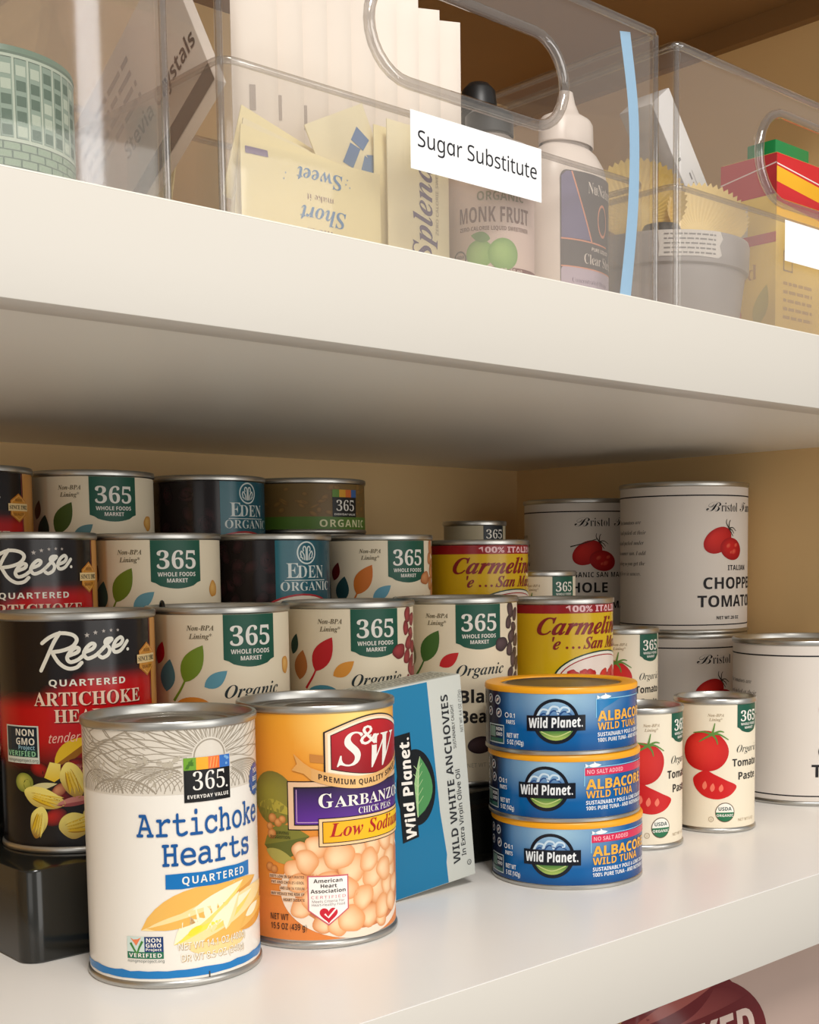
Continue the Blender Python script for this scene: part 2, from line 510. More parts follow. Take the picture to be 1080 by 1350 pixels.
# ---- the newer cream label: green badge, leaves, and the food down its right side
def badge(a, x0, top, w, bot, L=1):
    P = [(x0, top), (x0, bot+3)]
    for k in range(1, 12):
        t = k/12; P.append((x0+w*t, bot+2.2-3.2*math.sin(PI*t)+(0.8 if k in (1, 11) else 0)))
    P += [(x0+w, bot+3), (x0+w, top)]
    a.poly(P, GREEN365, L)
def cream_label(x0, leaf1, leaf2, dark1, dark2, food, foodcol, low=None, words=(), h=113):
    a = Art()
    t = 109.0
    badge(a, x0, t, 29.2, 83.2)
    a.text('365', x0+3.3, 93.2, 9.6, W, 2, 'serifb', u1=x0+26)
    a.text('WHOLE FOODS', x0+3.6, 89.0, 2.3, W, 2, 'sansb', u1=x0+25.6)
    a.text('MARKET', x0+8.6, 85.6, 2.2, W, 2, 'sansb', u1=x0+20.6)
    br = C(98, 84, 52)
    a.text('Non-BPA', x0-18.6, 101.2, 2.6, br, 1, 'serifbi', u1=x0-4.6)
    a.text('Lining*', x0-17.4, 97.0, 2.6, br, 1, 'serifbi', u1=x0-5.6)
    a.leaf((x0-20.6, 75.0), (x0-10.3, 93.8), 5.6, leaf1, 1, .1)
    a.line([(x0-20.0, 76.2), (x0-22.6, 71.5), (x0-27.0, 65.4)], [0.9, 1.5], leaf1, 1, smooth=4)
    a.leaf((x0-10.0, 72.6), (x0+1.6, 80.6), 3.6, leaf2, 1, -.15)
    a.leaf((x0-32.0, 70.0), (x0-29.0, 86.6), 5.2, dark1, 1, 0.1)
    a.leaf((x0-38.0, 84.0), (x0-34.0, 95.5), 3.4, dark2, 1)
    if low: a.ell(x0-16.5, 62.5, 9.5, 5.0, low, 0)
    a.text('Organic', x0-0.2, 66.6, 6.4, C(30, 44, 48), 2, 'serifbi', u1=x0+31.4, bold=-.003, slope=.03, slant=.12)
    for k, (s, wd) in enumerate(words):
        a.text(s, x0+1.8, 50.6-12.1*k, 7.4, INK, 2, 'sansb', u1=x0+1.8+wd, bold=.012)
    rnd = random.Random(int(x0*10)+len(words))
    spots = [(41.7, 105.2, 4.2), (39.5, 97.5, 3.6), (43.2, 89.2, 4.4), (40.5, 81.5, 4.0), (45.5, 75.2, 4.6), (41.5, 66.6, 3.8), (46, 58.5, 4.2), (42, 50, 4)]
    for (du, v, r) in spots:
        if food == 'chickpea':
            if int(v*10) % 2 == 0 or r < 3.9: continue
            a.ell(x0+du, v, r, r*1.15, foodcol[0], 1, edge=foodcol[1], wob=.06)
        else:
            a.ell(x0+du-2, v, r*1.15, r*.85, foodcol[0], 1, rot=rnd.uniform(40, 120), edge=foodcol[1], wob=.05)
            a.ell(x0+du+5, v-3, r*1.15, r*.85, foodcol[0], 0, rot=rnd.uniform(-40, 60), edge=foodcol[1], wob=.05)
    if food == 'bean':
        a.ell(x0+30.5, 84.8, 5.4, 4.2, foodcol[0], 3, rot=15, edge=foodcol[1], wob=.05)
        a.ell(x0+14.5, 25, 8.2, 5.2, foodcol[0], 1, rot=5, edge=foodcol[1])
    a.text('NET WT 15.5 OZ', x0+6, 11.8, 2.4, C(180, 168, 145), 1, 'sans')
    return a
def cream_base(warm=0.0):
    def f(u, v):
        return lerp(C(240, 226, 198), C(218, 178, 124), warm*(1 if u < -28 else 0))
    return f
LG, DG = C(118, 142, 38), C(40, 72, 62)
RED, ORG, BLU = C(196, 26, 36), C(222, 138, 44), C(96, 158, 178)
CHICK = (C(238, 190, 110), C(206, 140, 52))
KID = (C(168, 62, 66), C(112, 26, 34))
BLK = (C(96, 74, 78), C(50, 34, 38))

POS = {
 'A': (67.3, 100.8, 0.0, 38.1, 113.0), 'SW': (146.2, 99.3, 0.0, 38.1, 113.0),
 'TUb': (312.7, 87.2, 0.0, 43.0, 36.6), 'TUm': (311.7, 88.3, 36.6, 43.0, 36.6), 'TUt': (310.7, 89.5, 73.2, 43.0, 36.6),
 'TP1': (475.4, 102.2, 0.0, 27.3, 87.3), 'TP2': (402.8, 106.8, 0.0, 27.3, 87.3),
 'm1': (69.3, 190.0, 42.9, 38.1, 113.0), 'm2': (149.5, 188.9, 42.9, 38.1, 113.0), 'm3': (234.1, 184.5, 42.9, 38.1, 113.0),
 'm4': (317.5, 182.5, 42.9, 38.1, 113.0), 'm5': (402.4, 175.5, 42.9, 36.9, 110.0),
 'n1': (79.2, 267.0, 81.8, 38.1, 113.0), 'n2': (156.8, 266.0, 81.8, 38.1, 113.0), 'n3': (237.3, 266.0, 81.8, 38.1, 113.0),
 'n4': (321.4, 265.5, 81.8, 38.1, 113.0), 'n5': (412.1, 262.0, 81.8, 36.9, 110.0),
 'o1': (81.1, 347.0, 121.0, 38.1, 113.0), 'o2': (161.1, 347.0, 121.0, 38.1, 113.0), 'o3': (244.1, 346.0, 121.0, 38.1, 113.0),
 'TP3': (467.4, 177.0, 42.9, 27.3, 87.3), 'n6': (476.8, 262.0, 81.8, 27.3, 87.3), 'o5': (489.0, 345.0, 121.0, 25.5, 87.3),
 'o4': (326.8, 350.0, 197.0, 43.0, 38.0),
 'BF1': (625.8, 241.9, 118.4, 52.2, 118.4), 'BF2': (615.0, 122.9, 0.0, 52.2, 118.4), 'BF3': (624.5, 241.5, 0.0, 52.2, 118.4),
 'BF4': (630.4, 355.0, 110.0, 52.2, 118.4),
}

# ---- the dark step rack the back rows stand on
rack = empty('can_riser', (16, 141.5, 0), 'dark glossy three step can riser under the back rows of cans', 'shelf riser', rz=-0.0144)
def step(y0, z0, z1):
    bm = bmesh.new()
    x1, y1, r = 506.0, 262.0, 9.0
    P = []
    for cx, cy, a0 in ((x1-r, y1-r, 0), (r, y1-r, 90), (r, y0+r, 180), (x1-r, y0+r, 270)):
        for k in range(9):
            a = math.radians(a0+k*11.25); P.append((cx+r*math.cos(a), cy+r*math.sin(a)))
    n = len(P); prof = [(0.8, z0), (0, z0+.8), (0, z1-1.6), (.5, z1-.5), (1.6, z1)]
    vs, fs = [], []
    c = ((0+x1)/2, (y0+y1)/2)
    for ins, z in prof:
        for (a, b) in P:
            da, db = a-c[0], b-c[1]
            vs.append((a-(ins if da > 0 else -ins), b-(ins if db > 0 else -ins), z))
    for j in range(len(prof)-1):
        for i in range(n):
            k = (i+1) % n; fs.append((j*n+i, j*n+k, (j+1)*n+k, (j+1)*n+i))
    fs.append(tuple(range(n-1, -1, -1))); fs.append(tuple((len(prof)-1)*n+i for i in range(n)))
    mesh('step', vs, fs, RISER, rack, smooth=35)
step(0, 0, 42.9); step(88, 42.9, 81.8); step(168, 81.8, 121.0)

# ---- row on the first step
G1 = 'cream bean cans on the riser steps'
can('bean_can', POS['m2'], 'cream can with green badge, green leaf and chickpeas, behind the artichoke can', 'can', G1,
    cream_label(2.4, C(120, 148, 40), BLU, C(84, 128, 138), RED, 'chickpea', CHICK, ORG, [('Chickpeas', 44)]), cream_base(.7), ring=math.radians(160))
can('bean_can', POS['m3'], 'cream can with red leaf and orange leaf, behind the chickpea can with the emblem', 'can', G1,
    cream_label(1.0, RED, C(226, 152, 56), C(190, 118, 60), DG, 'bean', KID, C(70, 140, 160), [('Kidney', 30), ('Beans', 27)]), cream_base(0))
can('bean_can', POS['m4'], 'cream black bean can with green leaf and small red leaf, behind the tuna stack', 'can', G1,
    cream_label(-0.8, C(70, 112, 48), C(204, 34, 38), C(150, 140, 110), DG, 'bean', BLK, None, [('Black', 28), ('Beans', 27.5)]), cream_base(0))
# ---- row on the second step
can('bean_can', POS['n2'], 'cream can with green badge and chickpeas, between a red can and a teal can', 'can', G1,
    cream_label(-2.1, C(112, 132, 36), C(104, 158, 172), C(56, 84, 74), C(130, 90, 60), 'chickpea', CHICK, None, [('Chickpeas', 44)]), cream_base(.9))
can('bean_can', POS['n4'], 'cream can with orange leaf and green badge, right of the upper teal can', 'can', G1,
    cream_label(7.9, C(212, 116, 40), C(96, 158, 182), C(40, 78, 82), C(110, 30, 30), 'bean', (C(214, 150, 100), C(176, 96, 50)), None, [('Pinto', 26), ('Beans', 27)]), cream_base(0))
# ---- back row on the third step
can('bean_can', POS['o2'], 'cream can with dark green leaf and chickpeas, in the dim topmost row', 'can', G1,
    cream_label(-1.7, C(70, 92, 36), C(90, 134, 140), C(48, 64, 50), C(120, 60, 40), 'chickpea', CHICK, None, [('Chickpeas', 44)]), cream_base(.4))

# ---- teal and black bean cans
def teal_can(x0):
    a = Art()
    rnd = random.Random(int(x0*10))
    for k in range(46):
        u, v = rnd.uniform(-56, x0-2), rnd.uniform(12, 106)
        a.ell(u, v, 5.6, 3.8, C(58, 30, 34), 0, rot=rnd.uniform(0, 180), edge=C(22, 12, 14))
    a.rect(x0, x0+46, 4, 109, lambda u, v: lerp(C(26, 104, 118), C(14, 66, 82), (u-x0)/46), 1)
    cx = x0+20.2
    for r0_, r1_ in ((6.9, 6.0),):
        n = 36
        for i in range(n):
            p, q = 2*PI*i/n, 2*PI*(i+1)/n
            a.tri([(cx+r*math.cos(t), 101.6+r*math.sin(t)) for r, t in ((r1_, p), (r0_, p), (r0_, q), (r1_, q))], [C(214, 222, 218)]*4, 2)
    wt = C(214, 222, 218)
    for s_ in (-1, 1):
        a.line([(cx+s_*.5, 97), (cx+s_*.5, 104), (cx+s_*1.8, 105.4), (cx+s_*2.6, 104), (cx+s_*2.2, 102.5)], .8, wt, 2, smooth=4)
        a.line([(cx+s_*1.8, 97.2), (cx+s_*1.9, 100), (cx+s_*3.6, 102.6), (cx+s_*4.4, 101), (cx+s_*3.8, 99.5)], .8, wt, 2, smooth=4)
        a.line([(cx+s_*3.1, 97.6), (cx+s_*3.2, 98.6), (cx+s_*4.6, 99.2)], .7, wt, 2, smooth=3)
    a.text('E', x0+6.5, 86.6, 8.9, wt, 2, 'serifb', bold=-.006)
    a.text('DEN', x0+13.6, 86.6, 7.4, wt, 2, 'serifb', u1=x0+34.2, bold=-.006)
    a.rect(x0+5.4, x0+36, 85.0, 85.4, wt, 2)
    a.text('ORGANIC', x0+2.8, 79.0, 5.3, wt, 2, 'serifb', u1=x0+41.2, bold=-.008)
    a.ell(x0+17, 58, 31, 19.2, C(176, 40, 46), 2, n=40); a.ell(x0+17, 57.6, 30.2, 18.4, C(226, 214, 196), 3, n=40)
    a.text('Black Beans', x0+17, 58, 6, C(30, 26, 30), 4, 'serifb', align='c')
    return a
G2 = 'teal and black bean cans'
can('bean_can', POS['n3'], 'black and teal can with round white emblem, in the second row', 'can', G2, teal_can(2.9), C(24, 13, 15), GLOSS)
can('bean_can', POS['o3'], 'black and teal can with round white emblem, dim in the topmost row', 'can', G2, teal_can(7.4), C(24, 13, 15), GLOSS)

# ---- black and red artichoke cans with script lettering
def red_label():
    a = Art()
    q = lambda x, y: (-25.6+.0642*x, 120.2-.0615*y-.0025*x)
    Q = lambda P: [q(*p) for p in P]
    wh = C(240, 236, 222)
    for P in ([(285, 255), (240, 330), (185, 450), (140, 545)],
              [(155, 338), (215, 290), (290, 258), (370, 268), (400, 305), (370, 355), (300, 388), (225, 402)],
              [(225, 402), (270, 480), (330, 522), (390, 515), (428, 478)],
              [(345, 425), (400, 400), (412, 372), (388, 366), (350, 400), (330, 445), (350, 474), (400, 458), (445, 420)],
              [(450, 400), (508, 372), (524, 342), (500, 334), (462, 370), (446, 415), (470, 446), (520, 428), (562, 392)],
              [(562, 392), (620, 330), (652, 298), (615, 300), (600, 328), (632, 372), (620, 415), (580, 440), (556, 430)],
              [(660, 362), (716, 340), (740, 306), (722, 286), (684, 312), (660, 362), (672, 398), (722, 384), (780, 315)]):
        a.line(Q(P), 1.75, wh, 3, smooth=7, caps=True)
    a.ell(*q(782, 378), .8, .8, wh, 3, n=10)
    for (x, y, r) in ((472, 270, 1.3), (532, 250, 1.2), (592, 238, 1.0), (648, 232, .95), (702, 231, .9)):
        cu, cv = q(x, y)
        pts = [(cu+(r if k % 2 == 0 else r*.42)*math.sin(PI*k/5), cv+(r if k % 2 == 0 else r*.42)*math.cos(PI*k/5)) for k in range(10)]
        a.poly(pts, C(190, 180, 172), 2)
    a.text('QUARTERED', -13.2, 79.0, 3.1, wh, 2, 'sansb', u1=22.6, track=1.15)
    pk = C(244, 214, 190); dk = C(110, 10, 14)
    a.text('ARTICHOKE', -20.3, 69.4, 6.2, dk, 2, 'serifb', u1=31.8); a.text('ARTICHOKE', -20.8, 69.9, 6.2, pk, 3, 'serifb', u1=31.3)
    a.text('HEARTS', -10.9, 61.6, 6.0, dk, 2, 'serifb', u1=21.5); a.text('HEARTS', -11.3, 62.0, 6.0, pk, 3, 'serifb', u1=21.0)
    a.text('tender & delicious', -14.4, 52.4, 4.2, C(248, 196, 180), 3, 'sansi', u1=25, slope=.06, slant=.1)
    # certification box at the left
    a.rect(-40, -19.2, 42.6, 60.4, C(220, 226, 214), 2); a.rect(-39.2, -20.0, 49.0, 59.8, C(18, 40, 56), 3)
    a.text('NON', -32.5, 55.6, 3.2, wh, 4, 'sansb', u1=-21.6); a.text('GMO', -32.5, 51.4, 3.2, wh, 4, 'sansb', u1=-21.4)
    a.rect(-39.2, -20.0, 45.6, 49.0, C(24, 62, 60), 3); a.text('Project', -31, 49.1, 2.0, C(150, 196, 214), 4, 'sansb', u1=-21.4)
    a.text('VERIFIED', -38.6, 46.0, 2.4, C(150, 214, 170), 4, 'sansb', u1=-21, track=1.1)
    a.text('nongmoproject.org', -38.8, 43.3, 1.5, C(90, 96, 90), 4, 'sans', u1=-19.8)
    # gold stripe and seal
    a.rect(42.8, 66, 3.6, 109, C(206, 142, 66), 1); a.rect(41.6, 42.2, 70, 109, C(140, 60, 54), 1)
    for k, (rr, c) in enumerate(((8.2, C(196, 120, 40)), (7.3, C(228, 170, 84)), (6.6, C(206, 138, 50)))):
        a.poly([(38.6+rr*.92*math.cos(PI/2+PI*i/3), 89.4+rr*math.sin(PI/2+PI*i/3)) for i in range(6)], c, 2+k)
    a.rect(30.4, 46.8, 87.6, 91.8, C(236, 206, 150), 5); a.text('SINCE 1902', 31.2, 88.6, 2.2, INK, 6, 'serifb', u1=46)
    a.text('REESE', 38.6, 93, 1.5, C(130, 80, 30), 5, 'sansb', align='c'); a.text('QUALITY', 38.6, 85, 1.5, C(130, 80, 30), 5, 'sansb', align='c')
    # the picture of artichokes and peppers
    YE, YD, YL, YG = C(228, 188, 30), C(150, 96, 10), C(244, 226, 120), C(196, 190, 84)
    def piece(cu, cv, L_, w, rot, L, tip=.15):
        """a cut artichoke heart: overlapping pointed leaves fanning from a pale base"""
        c_, s_ = math.cos(math.radians(rot)), math.sin(math.radians(rot))
        T = lambda x, y: (cu+x*c_-y*s_, cv+x*s_+y*c_)
        a.poly([T(x, y) for x, y in smooth_line([(-L_, 0), (-L_*.7, w*.75), (0, w), (L_*.7, w*.62), (L_*1.05, w*tip), (L_*.95, -w*.3), (L_*.45, -w*.8), (-L_*.4, -w*.9)], 4, True)],
               lambda u, v: lerp(YL, YD, ((u-cu)*(-s_)*-.3+(cv-v)*.9+w*.5)/(w*2.2)), L)
        for k in range(4):
            y = w*(.55-.38*k)
            a.leaf(T(-L_*.55, y*.5), T(L_*(.95-.08*k), y), w*.2, lerp(YL, YE, k/3), L, .4, lerp(YE, YD, k/4))
        a.line([T(-L_*.6, w*.2), T(0, w*.35), T(L_*.8, w*.2)], [.15, .3], YD, L, smooth=5)
    a.ell(-19.5, 40.0, 5.4, 3.6, C(176, 20, 18), 1, edge=C(60, 6, 8), rot=-20); a.ell(-20.5, 38.6, 3, 1.6, C(40, 8, 10), 1)
    a.ell(-28.5, 33.5, 5.5, 4.6, YG, 1, edge=C(120, 130, 50)); a.ell(-26.6, 32.6, 2.2, 2.6, C(70, 76, 24), 1)
    a.leaf((-12, 42), (6, 55), 4.2, YE, 1, .3, YD); a.ell(-4, 41, 6.4, 3.6, C(170, 22, 18), 1, edge=C(70, 8, 8), rot=24); a.ell(-1, 39.6, 4, 3, C(198, 120, 110), 1, edge=C(120, 40, 40))
    a.poly([(-17.2, 36.2), (-14.2, 43.6), (-9.2, 42.6), (-9.6, 36.0), (-12.4, 34.2)], lambda u, v: lerp(YE, YL, (v-34)/10), 2)
    piece(-4.2, 35.0, 8.6, 5.4, -72, 3)
    a.leaf((-25, 31), (-11, 33.4), 1.6, C(216, 206, 150), 2); a.ell(-10.2, 30.4, 4, 2.6, C(206, 140, 96), 2, edge=C(140, 60, 40), rot=40)
    a.ell(-9.4, 27.4, 6, 3, C(120, 12, 14), 1, edge=C(40, 6, 8), rot=-20)
    piece(-18.4, 26.4, 10.4, 5.0, -14, 3)
    a.leaf((-12, 23.2), (8, 26.2), 2.2, C(206, 132, 124), 3, .2, C(160, 76, 78))
    a.ell(-12.6, 17.6, 6.0, 4.0, C(190, 26, 14), 2, edge=C(60, 6, 6), rot=24)
    piece(-21.0, 15.2, 7.6, 4.6, -104, 4)
    piece(-3.6, 13.4, 7.4, 6.4, 12, 4); piece(8, 20, 9, 5.6, 34, 2)
    return a
def red_base(u, v):
    blk, red, mar = C(26, 19, 19), C(196, 14, 20), C(70, 8, 10)
    top = 86.0-max(0.0, min(1.0, (4-u)/26))*11
    k = max(0, min(1, (top-v)/7))
    c = lerp(blk, red, k)
    return lerp(c, C(16, 10, 10), max(0, min(1, (54-v)/14)))
G3 = 'black and red artichoke cans'
RV = [3.4+(109.1-3.4)*j/36 for j in range(37)]
can('artichoke_can', POS['m1'], 'black and red can with white script, standing lowest behind the white artichoke can', 'can', G3, red_label(), red_base, GLOSS, vs=RV)
can('artichoke_can', POS['n1'], 'black and red can with white script, in the second row at the frame edge', 'can', G3, red_label(), red_base, GLOSS, vs=RV)
can('artichoke_can', POS['o1'], 'black and red can in the topmost row, only its edge in view', 'can', G3, red_label(), red_base, GLOSS, vs=RV, spin=-.16)

# ---- yellow tomato cans
def yellow_label(du=0.0, dv=0.0):
    a = Art()
    rd = C(158, 22, 30); mr = C(136, 22, 26)
    a.rect(-116, 116, 100.7+dv, 106.1, rd, 0)
    a.text('100% ITALIAN', 4.7+du, 101.7+dv, 3.9, C(248, 200, 204), 2, 'sansb', u1=58+du, bold=.015)
    a.text('Carmelina', -14.5+du, 87.4+dv, 10.5, mr, 2, 'serifbi', u1=57+du, bold=.012, slant=.22)
    a.text("'e", -5+du, 78.0+dv, 7.4, mr, 2, 'serifbi', u1=0.8+du, bold=.012, slant=.2)
    for k in range(3): a.ell(5.6+4*k+du, 79+dv, .85, .85, mr, 2, n=10)
    a.text('San Marzano', 16.3+du, 78.2+dv, 7.2, mr, 2, 'serifbi', u1=72+du, bold=.01, slant=.2)
    cx, cy = 34+du, 57.5+dv
    a.ell(cx, cy, 38, 19.2, C(34, 64, 40), 1, n=48); a.ell(cx, cy, 36.8, 18.3, C(244, 238, 224), 2, n=48)
    a.ell(cx, cy, 34.6, 16.6, C(170, 30, 34), 3, n=48); a.ell(cx, cy, 33.8, 15.9, C(244, 226, 214), 4, n=48)
    rnd = random.Random(5)
    for k in range(40):
        u = rnd.uniform(-28, 28); v = rnd.uniform(-12, 7-abs(u)*.12)
        a.ell(cx+u, cy+v, 4.2, 3.2, C(226, 60, 48), 5, rot=rnd.uniform(0, 180), edge=C(176, 22, 22), wob=.1, n=14)
    a.text('TOMATOES', cx, 24, 7, mr, 2, 'sansb', align='c')
    return a
G4 = 'yellow tomato cans'
can('tomato_can', POS['m5'], 'yellow can with red script and red top band, behind the top tuna can', 'can', G4, yellow_label(), C(226, 186, 24), GLOSS)
can('tomato_can', POS['n5'], 'yellow can with red script on the second step, under the small silver can', 'can', G4, yellow_label(-4, -.6), C(222, 180, 22), GLOSS)

# ---- small tomato paste cans
def paste_label(du=0.0):
    a = Art()
    x0 = 15.2+du
    badge(a, x0, 83.4, 21.0, 65.8)
    a.text('365', x0+2.6, 72.5, 6.6, W, 2, 'serifb', u1=x0+18.6)
    a.text('WHOLE FOODS', x0+2.8, 69.8, 1.6, W, 2, 'sansb', u1=x0+18.2); a.text('MARKET', x0+6.2, 67.4, 1.5, W, 2, 'sansb', u1=x0+15)
    gr = C(170, 150, 120)
    a.text('Non-BPA', .7+du, 76.0, 1.8, gr, 1, 'serifbi', align='c'); a.text('Lining*', .7+du, 73.2, 1.8, gr, 1, 'serifbi', align='c')
    R1, R2 = C(216, 30, 30), C(160, 12, 18)
    a.ell(-6+du, 53.4, 15.3, 13.2, C(230, 56, 46), 1, edge=C(196, 18, 22), off=(-.35, .3), wob=.015, n=40)
    g = C(96, 140, 60)
    for P in ([(-1.5, 64.5), (-.6, 68), (.2, 71.8)], [(-1.5, 64.5), (-7, 66), (-14, 65.2)], [(-1.5, 64.5), (-6, 62), (-10, 59.4)], [(-1.5, 64.5), (3, 64.6), (9, 61)], [(-1.5, 64.5), (1, 61.5), (2, 58)], [(-1.5, 64.5), (3, 66.5), (6, 66)]):
        a.line([(u+du, v) for u, v in P], [1.6, .5], g, 3, smooth=4)
    # cut wedge
    top = [(-13.4, 36.5), (-6, 41), (0, 38.5), (8, 34.5), (14.8, 30.8)]
    botm = [(12, 26), (7, 23.2), (1, 22.2), (-6, 23.8), (-11, 27.6), (-13.6, 32)]
    a.poly([(u+du, v) for u, v in smooth_line(top+botm, 4, True)], C(204, 22, 24), 2)
    for (u, v, s_) in ((-6.5, 31.5, 1), (-1.5, 30.2, 1), (4, 29.8, .9)):
        a.leaf((u+du, v-3.2*s_), (u+du+.8, v+2.6*s_), 1.5, C(238, 120, 96), 3)
    a.text('Organic', 14.7+du, 52.4, 4.8, C(40, 48, 48), 2, 'serifbi', u1=36+du, bold=-.014, slant=.12)
    a.text('Tomato', 11.7+du, 43.4, 4.9, INK, 2, 'sansb', u1=35.5+du); a.text('Paste', 16.3+du, 34.6, 4.9, INK, 2, 'sansb', u1=34.2+du)
    cu = 7.1+du
    a.ell(cu, 13.6, 6.4, 6.4, C(96, 70, 50), 1, n=32); a.ell(cu, 13.6, 5.9, 5.9, C(244, 240, 228), 2, n=32)
    a.poly([(cu+5.9*math.cos(t), 13.6+5.9*math.sin(t)) for t in [PI+PI*i/16 for i in range(17)]], C(36, 112, 74), 3)
    a.text('USDA', cu, 14.8, 2.3, C(70, 90, 90), 4, 'sansb', align='c'); a.text('ORGANIC', cu, 10.8, 1.7, W, 4, 'sansb', align='c')
    n = 20
    for i in range(n):
        p, q = 2*PI*i/n, 2*PI*(i+1)/n
        a.tri([(-1.9+du+r*math.cos(t), 9.1+r*math.sin(t)) for r, t in ((1.4, p), (1.75, p), (1.75, q), (1.4, q))], [gr]*4, 1)
    a.text('U', -1.9+du, 8.4, 1.5, gr, 1, 'sans', align='c')
    a.text('NET WT 6 OZ', 16.4+du, 7.4, 1.8, gr, 1, 'sans')
    return a
G5 = 'small cream tomato paste cans'
PB = C(238, 226, 202)
can('tomato_paste_can', POS['TP1'], 'small tomato paste can on the shelf, right one of the front pair', 'can', G5, paste_label(), PB)
can('tomato_paste_can', POS['TP2'], 'small tomato paste can on the shelf, tucked against the tuna stack', 'can', G5, paste_label(6.3), PB)
can('tomato_paste_can', POS['TP3'], 'small tomato paste can on the riser, above and behind the front pair', 'can', G5, paste_label(-1), PB)
can('tomato_paste_can', POS['n6'], 'small cream can with green badge, between the two yellow cans and the dim white can', 'can', G5, paste_label(-6), PB)
def small_silver(a=None):
    a = Art()
    a.rect(6.9, 27.6, 66, 83.4, C(24, 34, 40), 1); a.text('365', 9.2, 73.4, 6.8, W, 2, 'serifb', u1=25.6, bold=-.008)
    for k, c in enumerate((C(98, 140, 50), C(222, 160, 40), C(214, 110, 44), C(60, 100, 160))):
        a.rect(6.9+5.17*k, 6.9+5.17*(k+1), 66, 70, c, 2)
    return a
can('tomato_paste_can', POS['o5'], 'small pale can with dark square badge, at the back above the upper yellow can', 'can', None, small_silver(), C(190, 178, 148))

# ---- flat organic cans at the back
def flat_label():
    a = Art()
    rnd = random.Random(3)
    for k in range(60):
        a.ell(rnd.uniform(-70, 60), rnd.uniform(13, 33), rnd.uniform(2, 5), rnd.uniform(1, 2.4), C(150, 112, 58), 0, edge=C(112, 86, 46), n=12, rot=rnd.uniform(-30, 30))
    a.rect(-130, 130, 2.6, 11.6, C(86, 122, 44), 1)
    a.rect(19, 40.9, 11.4, 30.2, C(22, 20, 20), 2)
    for k, c in enumerate((C(98, 140, 50), C(222, 160, 40), C(214, 110, 44), C(60, 100, 160))):
        a.rect(19+5.47*k, 19+5.47*(k+1), 25, 30.2, c, 3)
    a.text('365', 22, 15.6, 7.2, W, 3, 'serifb', u1=38.4, bold=-.01); a.text('EVERYDAY VALUE', 20.4, 12.6, 1.3, W, 3, 'sansb', u1=39.6)
    a.text('ORGANIC', 9.4, 4.6, 5.0, C(226, 224, 178), 3, 'sansb', u1=52, track=1.15)
    return a
for k, lab in ((2, 'flat brown and green organic can on top of its stack in the topmost row'), (1, 'flat can under the brown and green organic can, mostly hidden'),
               (0, 'lowest flat can of the stack behind the teal cans, hidden')):
    x, y, z, R, h = POS['o4']
    can('flat_can', (x, y, z-38*(2-k), R, h), lab, 'can', 'flat organic cans', flat_label(), C(122, 96, 52), v0=2.6)

# ---- large white tomato cans
def white_label(du=0.0, kind='chopped'):
    a = Art()
    ln = C(34, 32, 36)
    a.rect(-163, 163, 107.0, 108.0, ln, 0); a.rect(-163, 163, 6.6, 7.5, ln, 0)
    a.text('B', 17.6+du, 95.0, 7.6, ln, 2, 'script', u1=30.5+du, bold=-.008)
    a.text('ristol', 30.8+du, 95.0, 7.0, ln, 2, 'serifb', u1=48+du, bold=-.012)
    a.text('F', 52+du, 95.2, 7.4, ln, 2, 'script', u1=62+du, bold=-.008); a.text('arms', 62+du, 95.2, 7.0, ln, 2, 'serifb', u1=78+du, bold=-.012)
    a.ell(28.4+du, 72.8, 13.6, 9.4, C(214, 44, 36), 1, rot=28, edge=C(172, 18, 20), off=(-.2, .45), n=36)
    a.ell(41.5+du, 66.0, 11.5, 8.6, C(206, 34, 32), 2, rot=-12, edge=C(160, 14, 20), n=36)
    for (u, v, r) in ((38, 68.5, 2.6), (44, 64, 2.8), (41, 63.5, 1.8), (46.5, 69, 2.2)):
        a.ell(u+du, v, r, r*.7, C(228, 96, 74), 3, rot=30, edge=C(204, 44, 40), n=14)
    for P in ([(38.4, 82), (35.8, 86), (36.2, 89)], [(38.4, 82), (38.8, 86.5), (40, 88.5)], [(38.4, 82), (42.5, 82.6), (46.4, 80)], [(38.4, 82), (42, 80.5), (44, 78)], [(38.4, 82), (41, 78.5), (43, 75.8)]):
        a.line([(u+du, v) for u, v in P], [1.0, .4], C(56, 50, 40), 4, smooth=4)
    if kind == 'chopped':
        a.text('ITALIAN', 37.6+du, 49.4, 4.0, ln, 2, 'sansb', u1=61+du, track=1.1)
        a.text('CHOPPED', 15.6+du, 35.0, 9.0, ln, 2, 'sansb', u1=82+du); a.text('TOMATOES', 11.0+du, 20.9, 9.0, ln, 2, 'sansb', u1=88+du)
    else:
        a.line([(14+du, 78), (24+du, 80.5), (37+du, 84.5)], [1.0, .6], C(56, 50, 40), 4, smooth=4)
        a.text('ORGANIC SAN MARZANO', 9+du, 52.3, 4.2, ln, 2, 'sansb', u1=76+du, track=1.1)
        a.text('WHOLE', 2+du, 39.4, 8.4, ln, 2, 'sansb', u1=46+du); a.text('PEELED TOMATOES', 6+du, 26, 6, ln, 2, 'sansb')
    a.text('NET WT 28 OZ', 27+du, 11.2, 2.5, ln, 2, 'sansb')
    for k, (e_, s_) in enumerate(((-36, 'Our tomatoes are'), (-31, 'hand picked at their'), (-33, 'peak and packed under'), (-31, 'the summer sun. I add'), (-32, 'nothing so you get the'), (-36, 'best flavor in sauces.'))):
        a.text(s_, e_+du, 86.2-8.1*k, 3.2, C(60, 52, 48), 1, 'serifbi', align='r', bold=-.012)
    return a
G6 = 'large white tomato cans'
WB = C(224, 215, 206)
can('tomato_can', POS['BF3'], 'large white tomato can on the shelf, behind the front paste cans', 'can', G6, white_label(-6.4), WB, MATTE, lidm=STEEL)
can('tomato_can', POS['BF1'], 'large white chopped tomato can stacked on another, highest in the corner', 'can', G6, white_label(), WB, MATTE, lidm=STEEL)
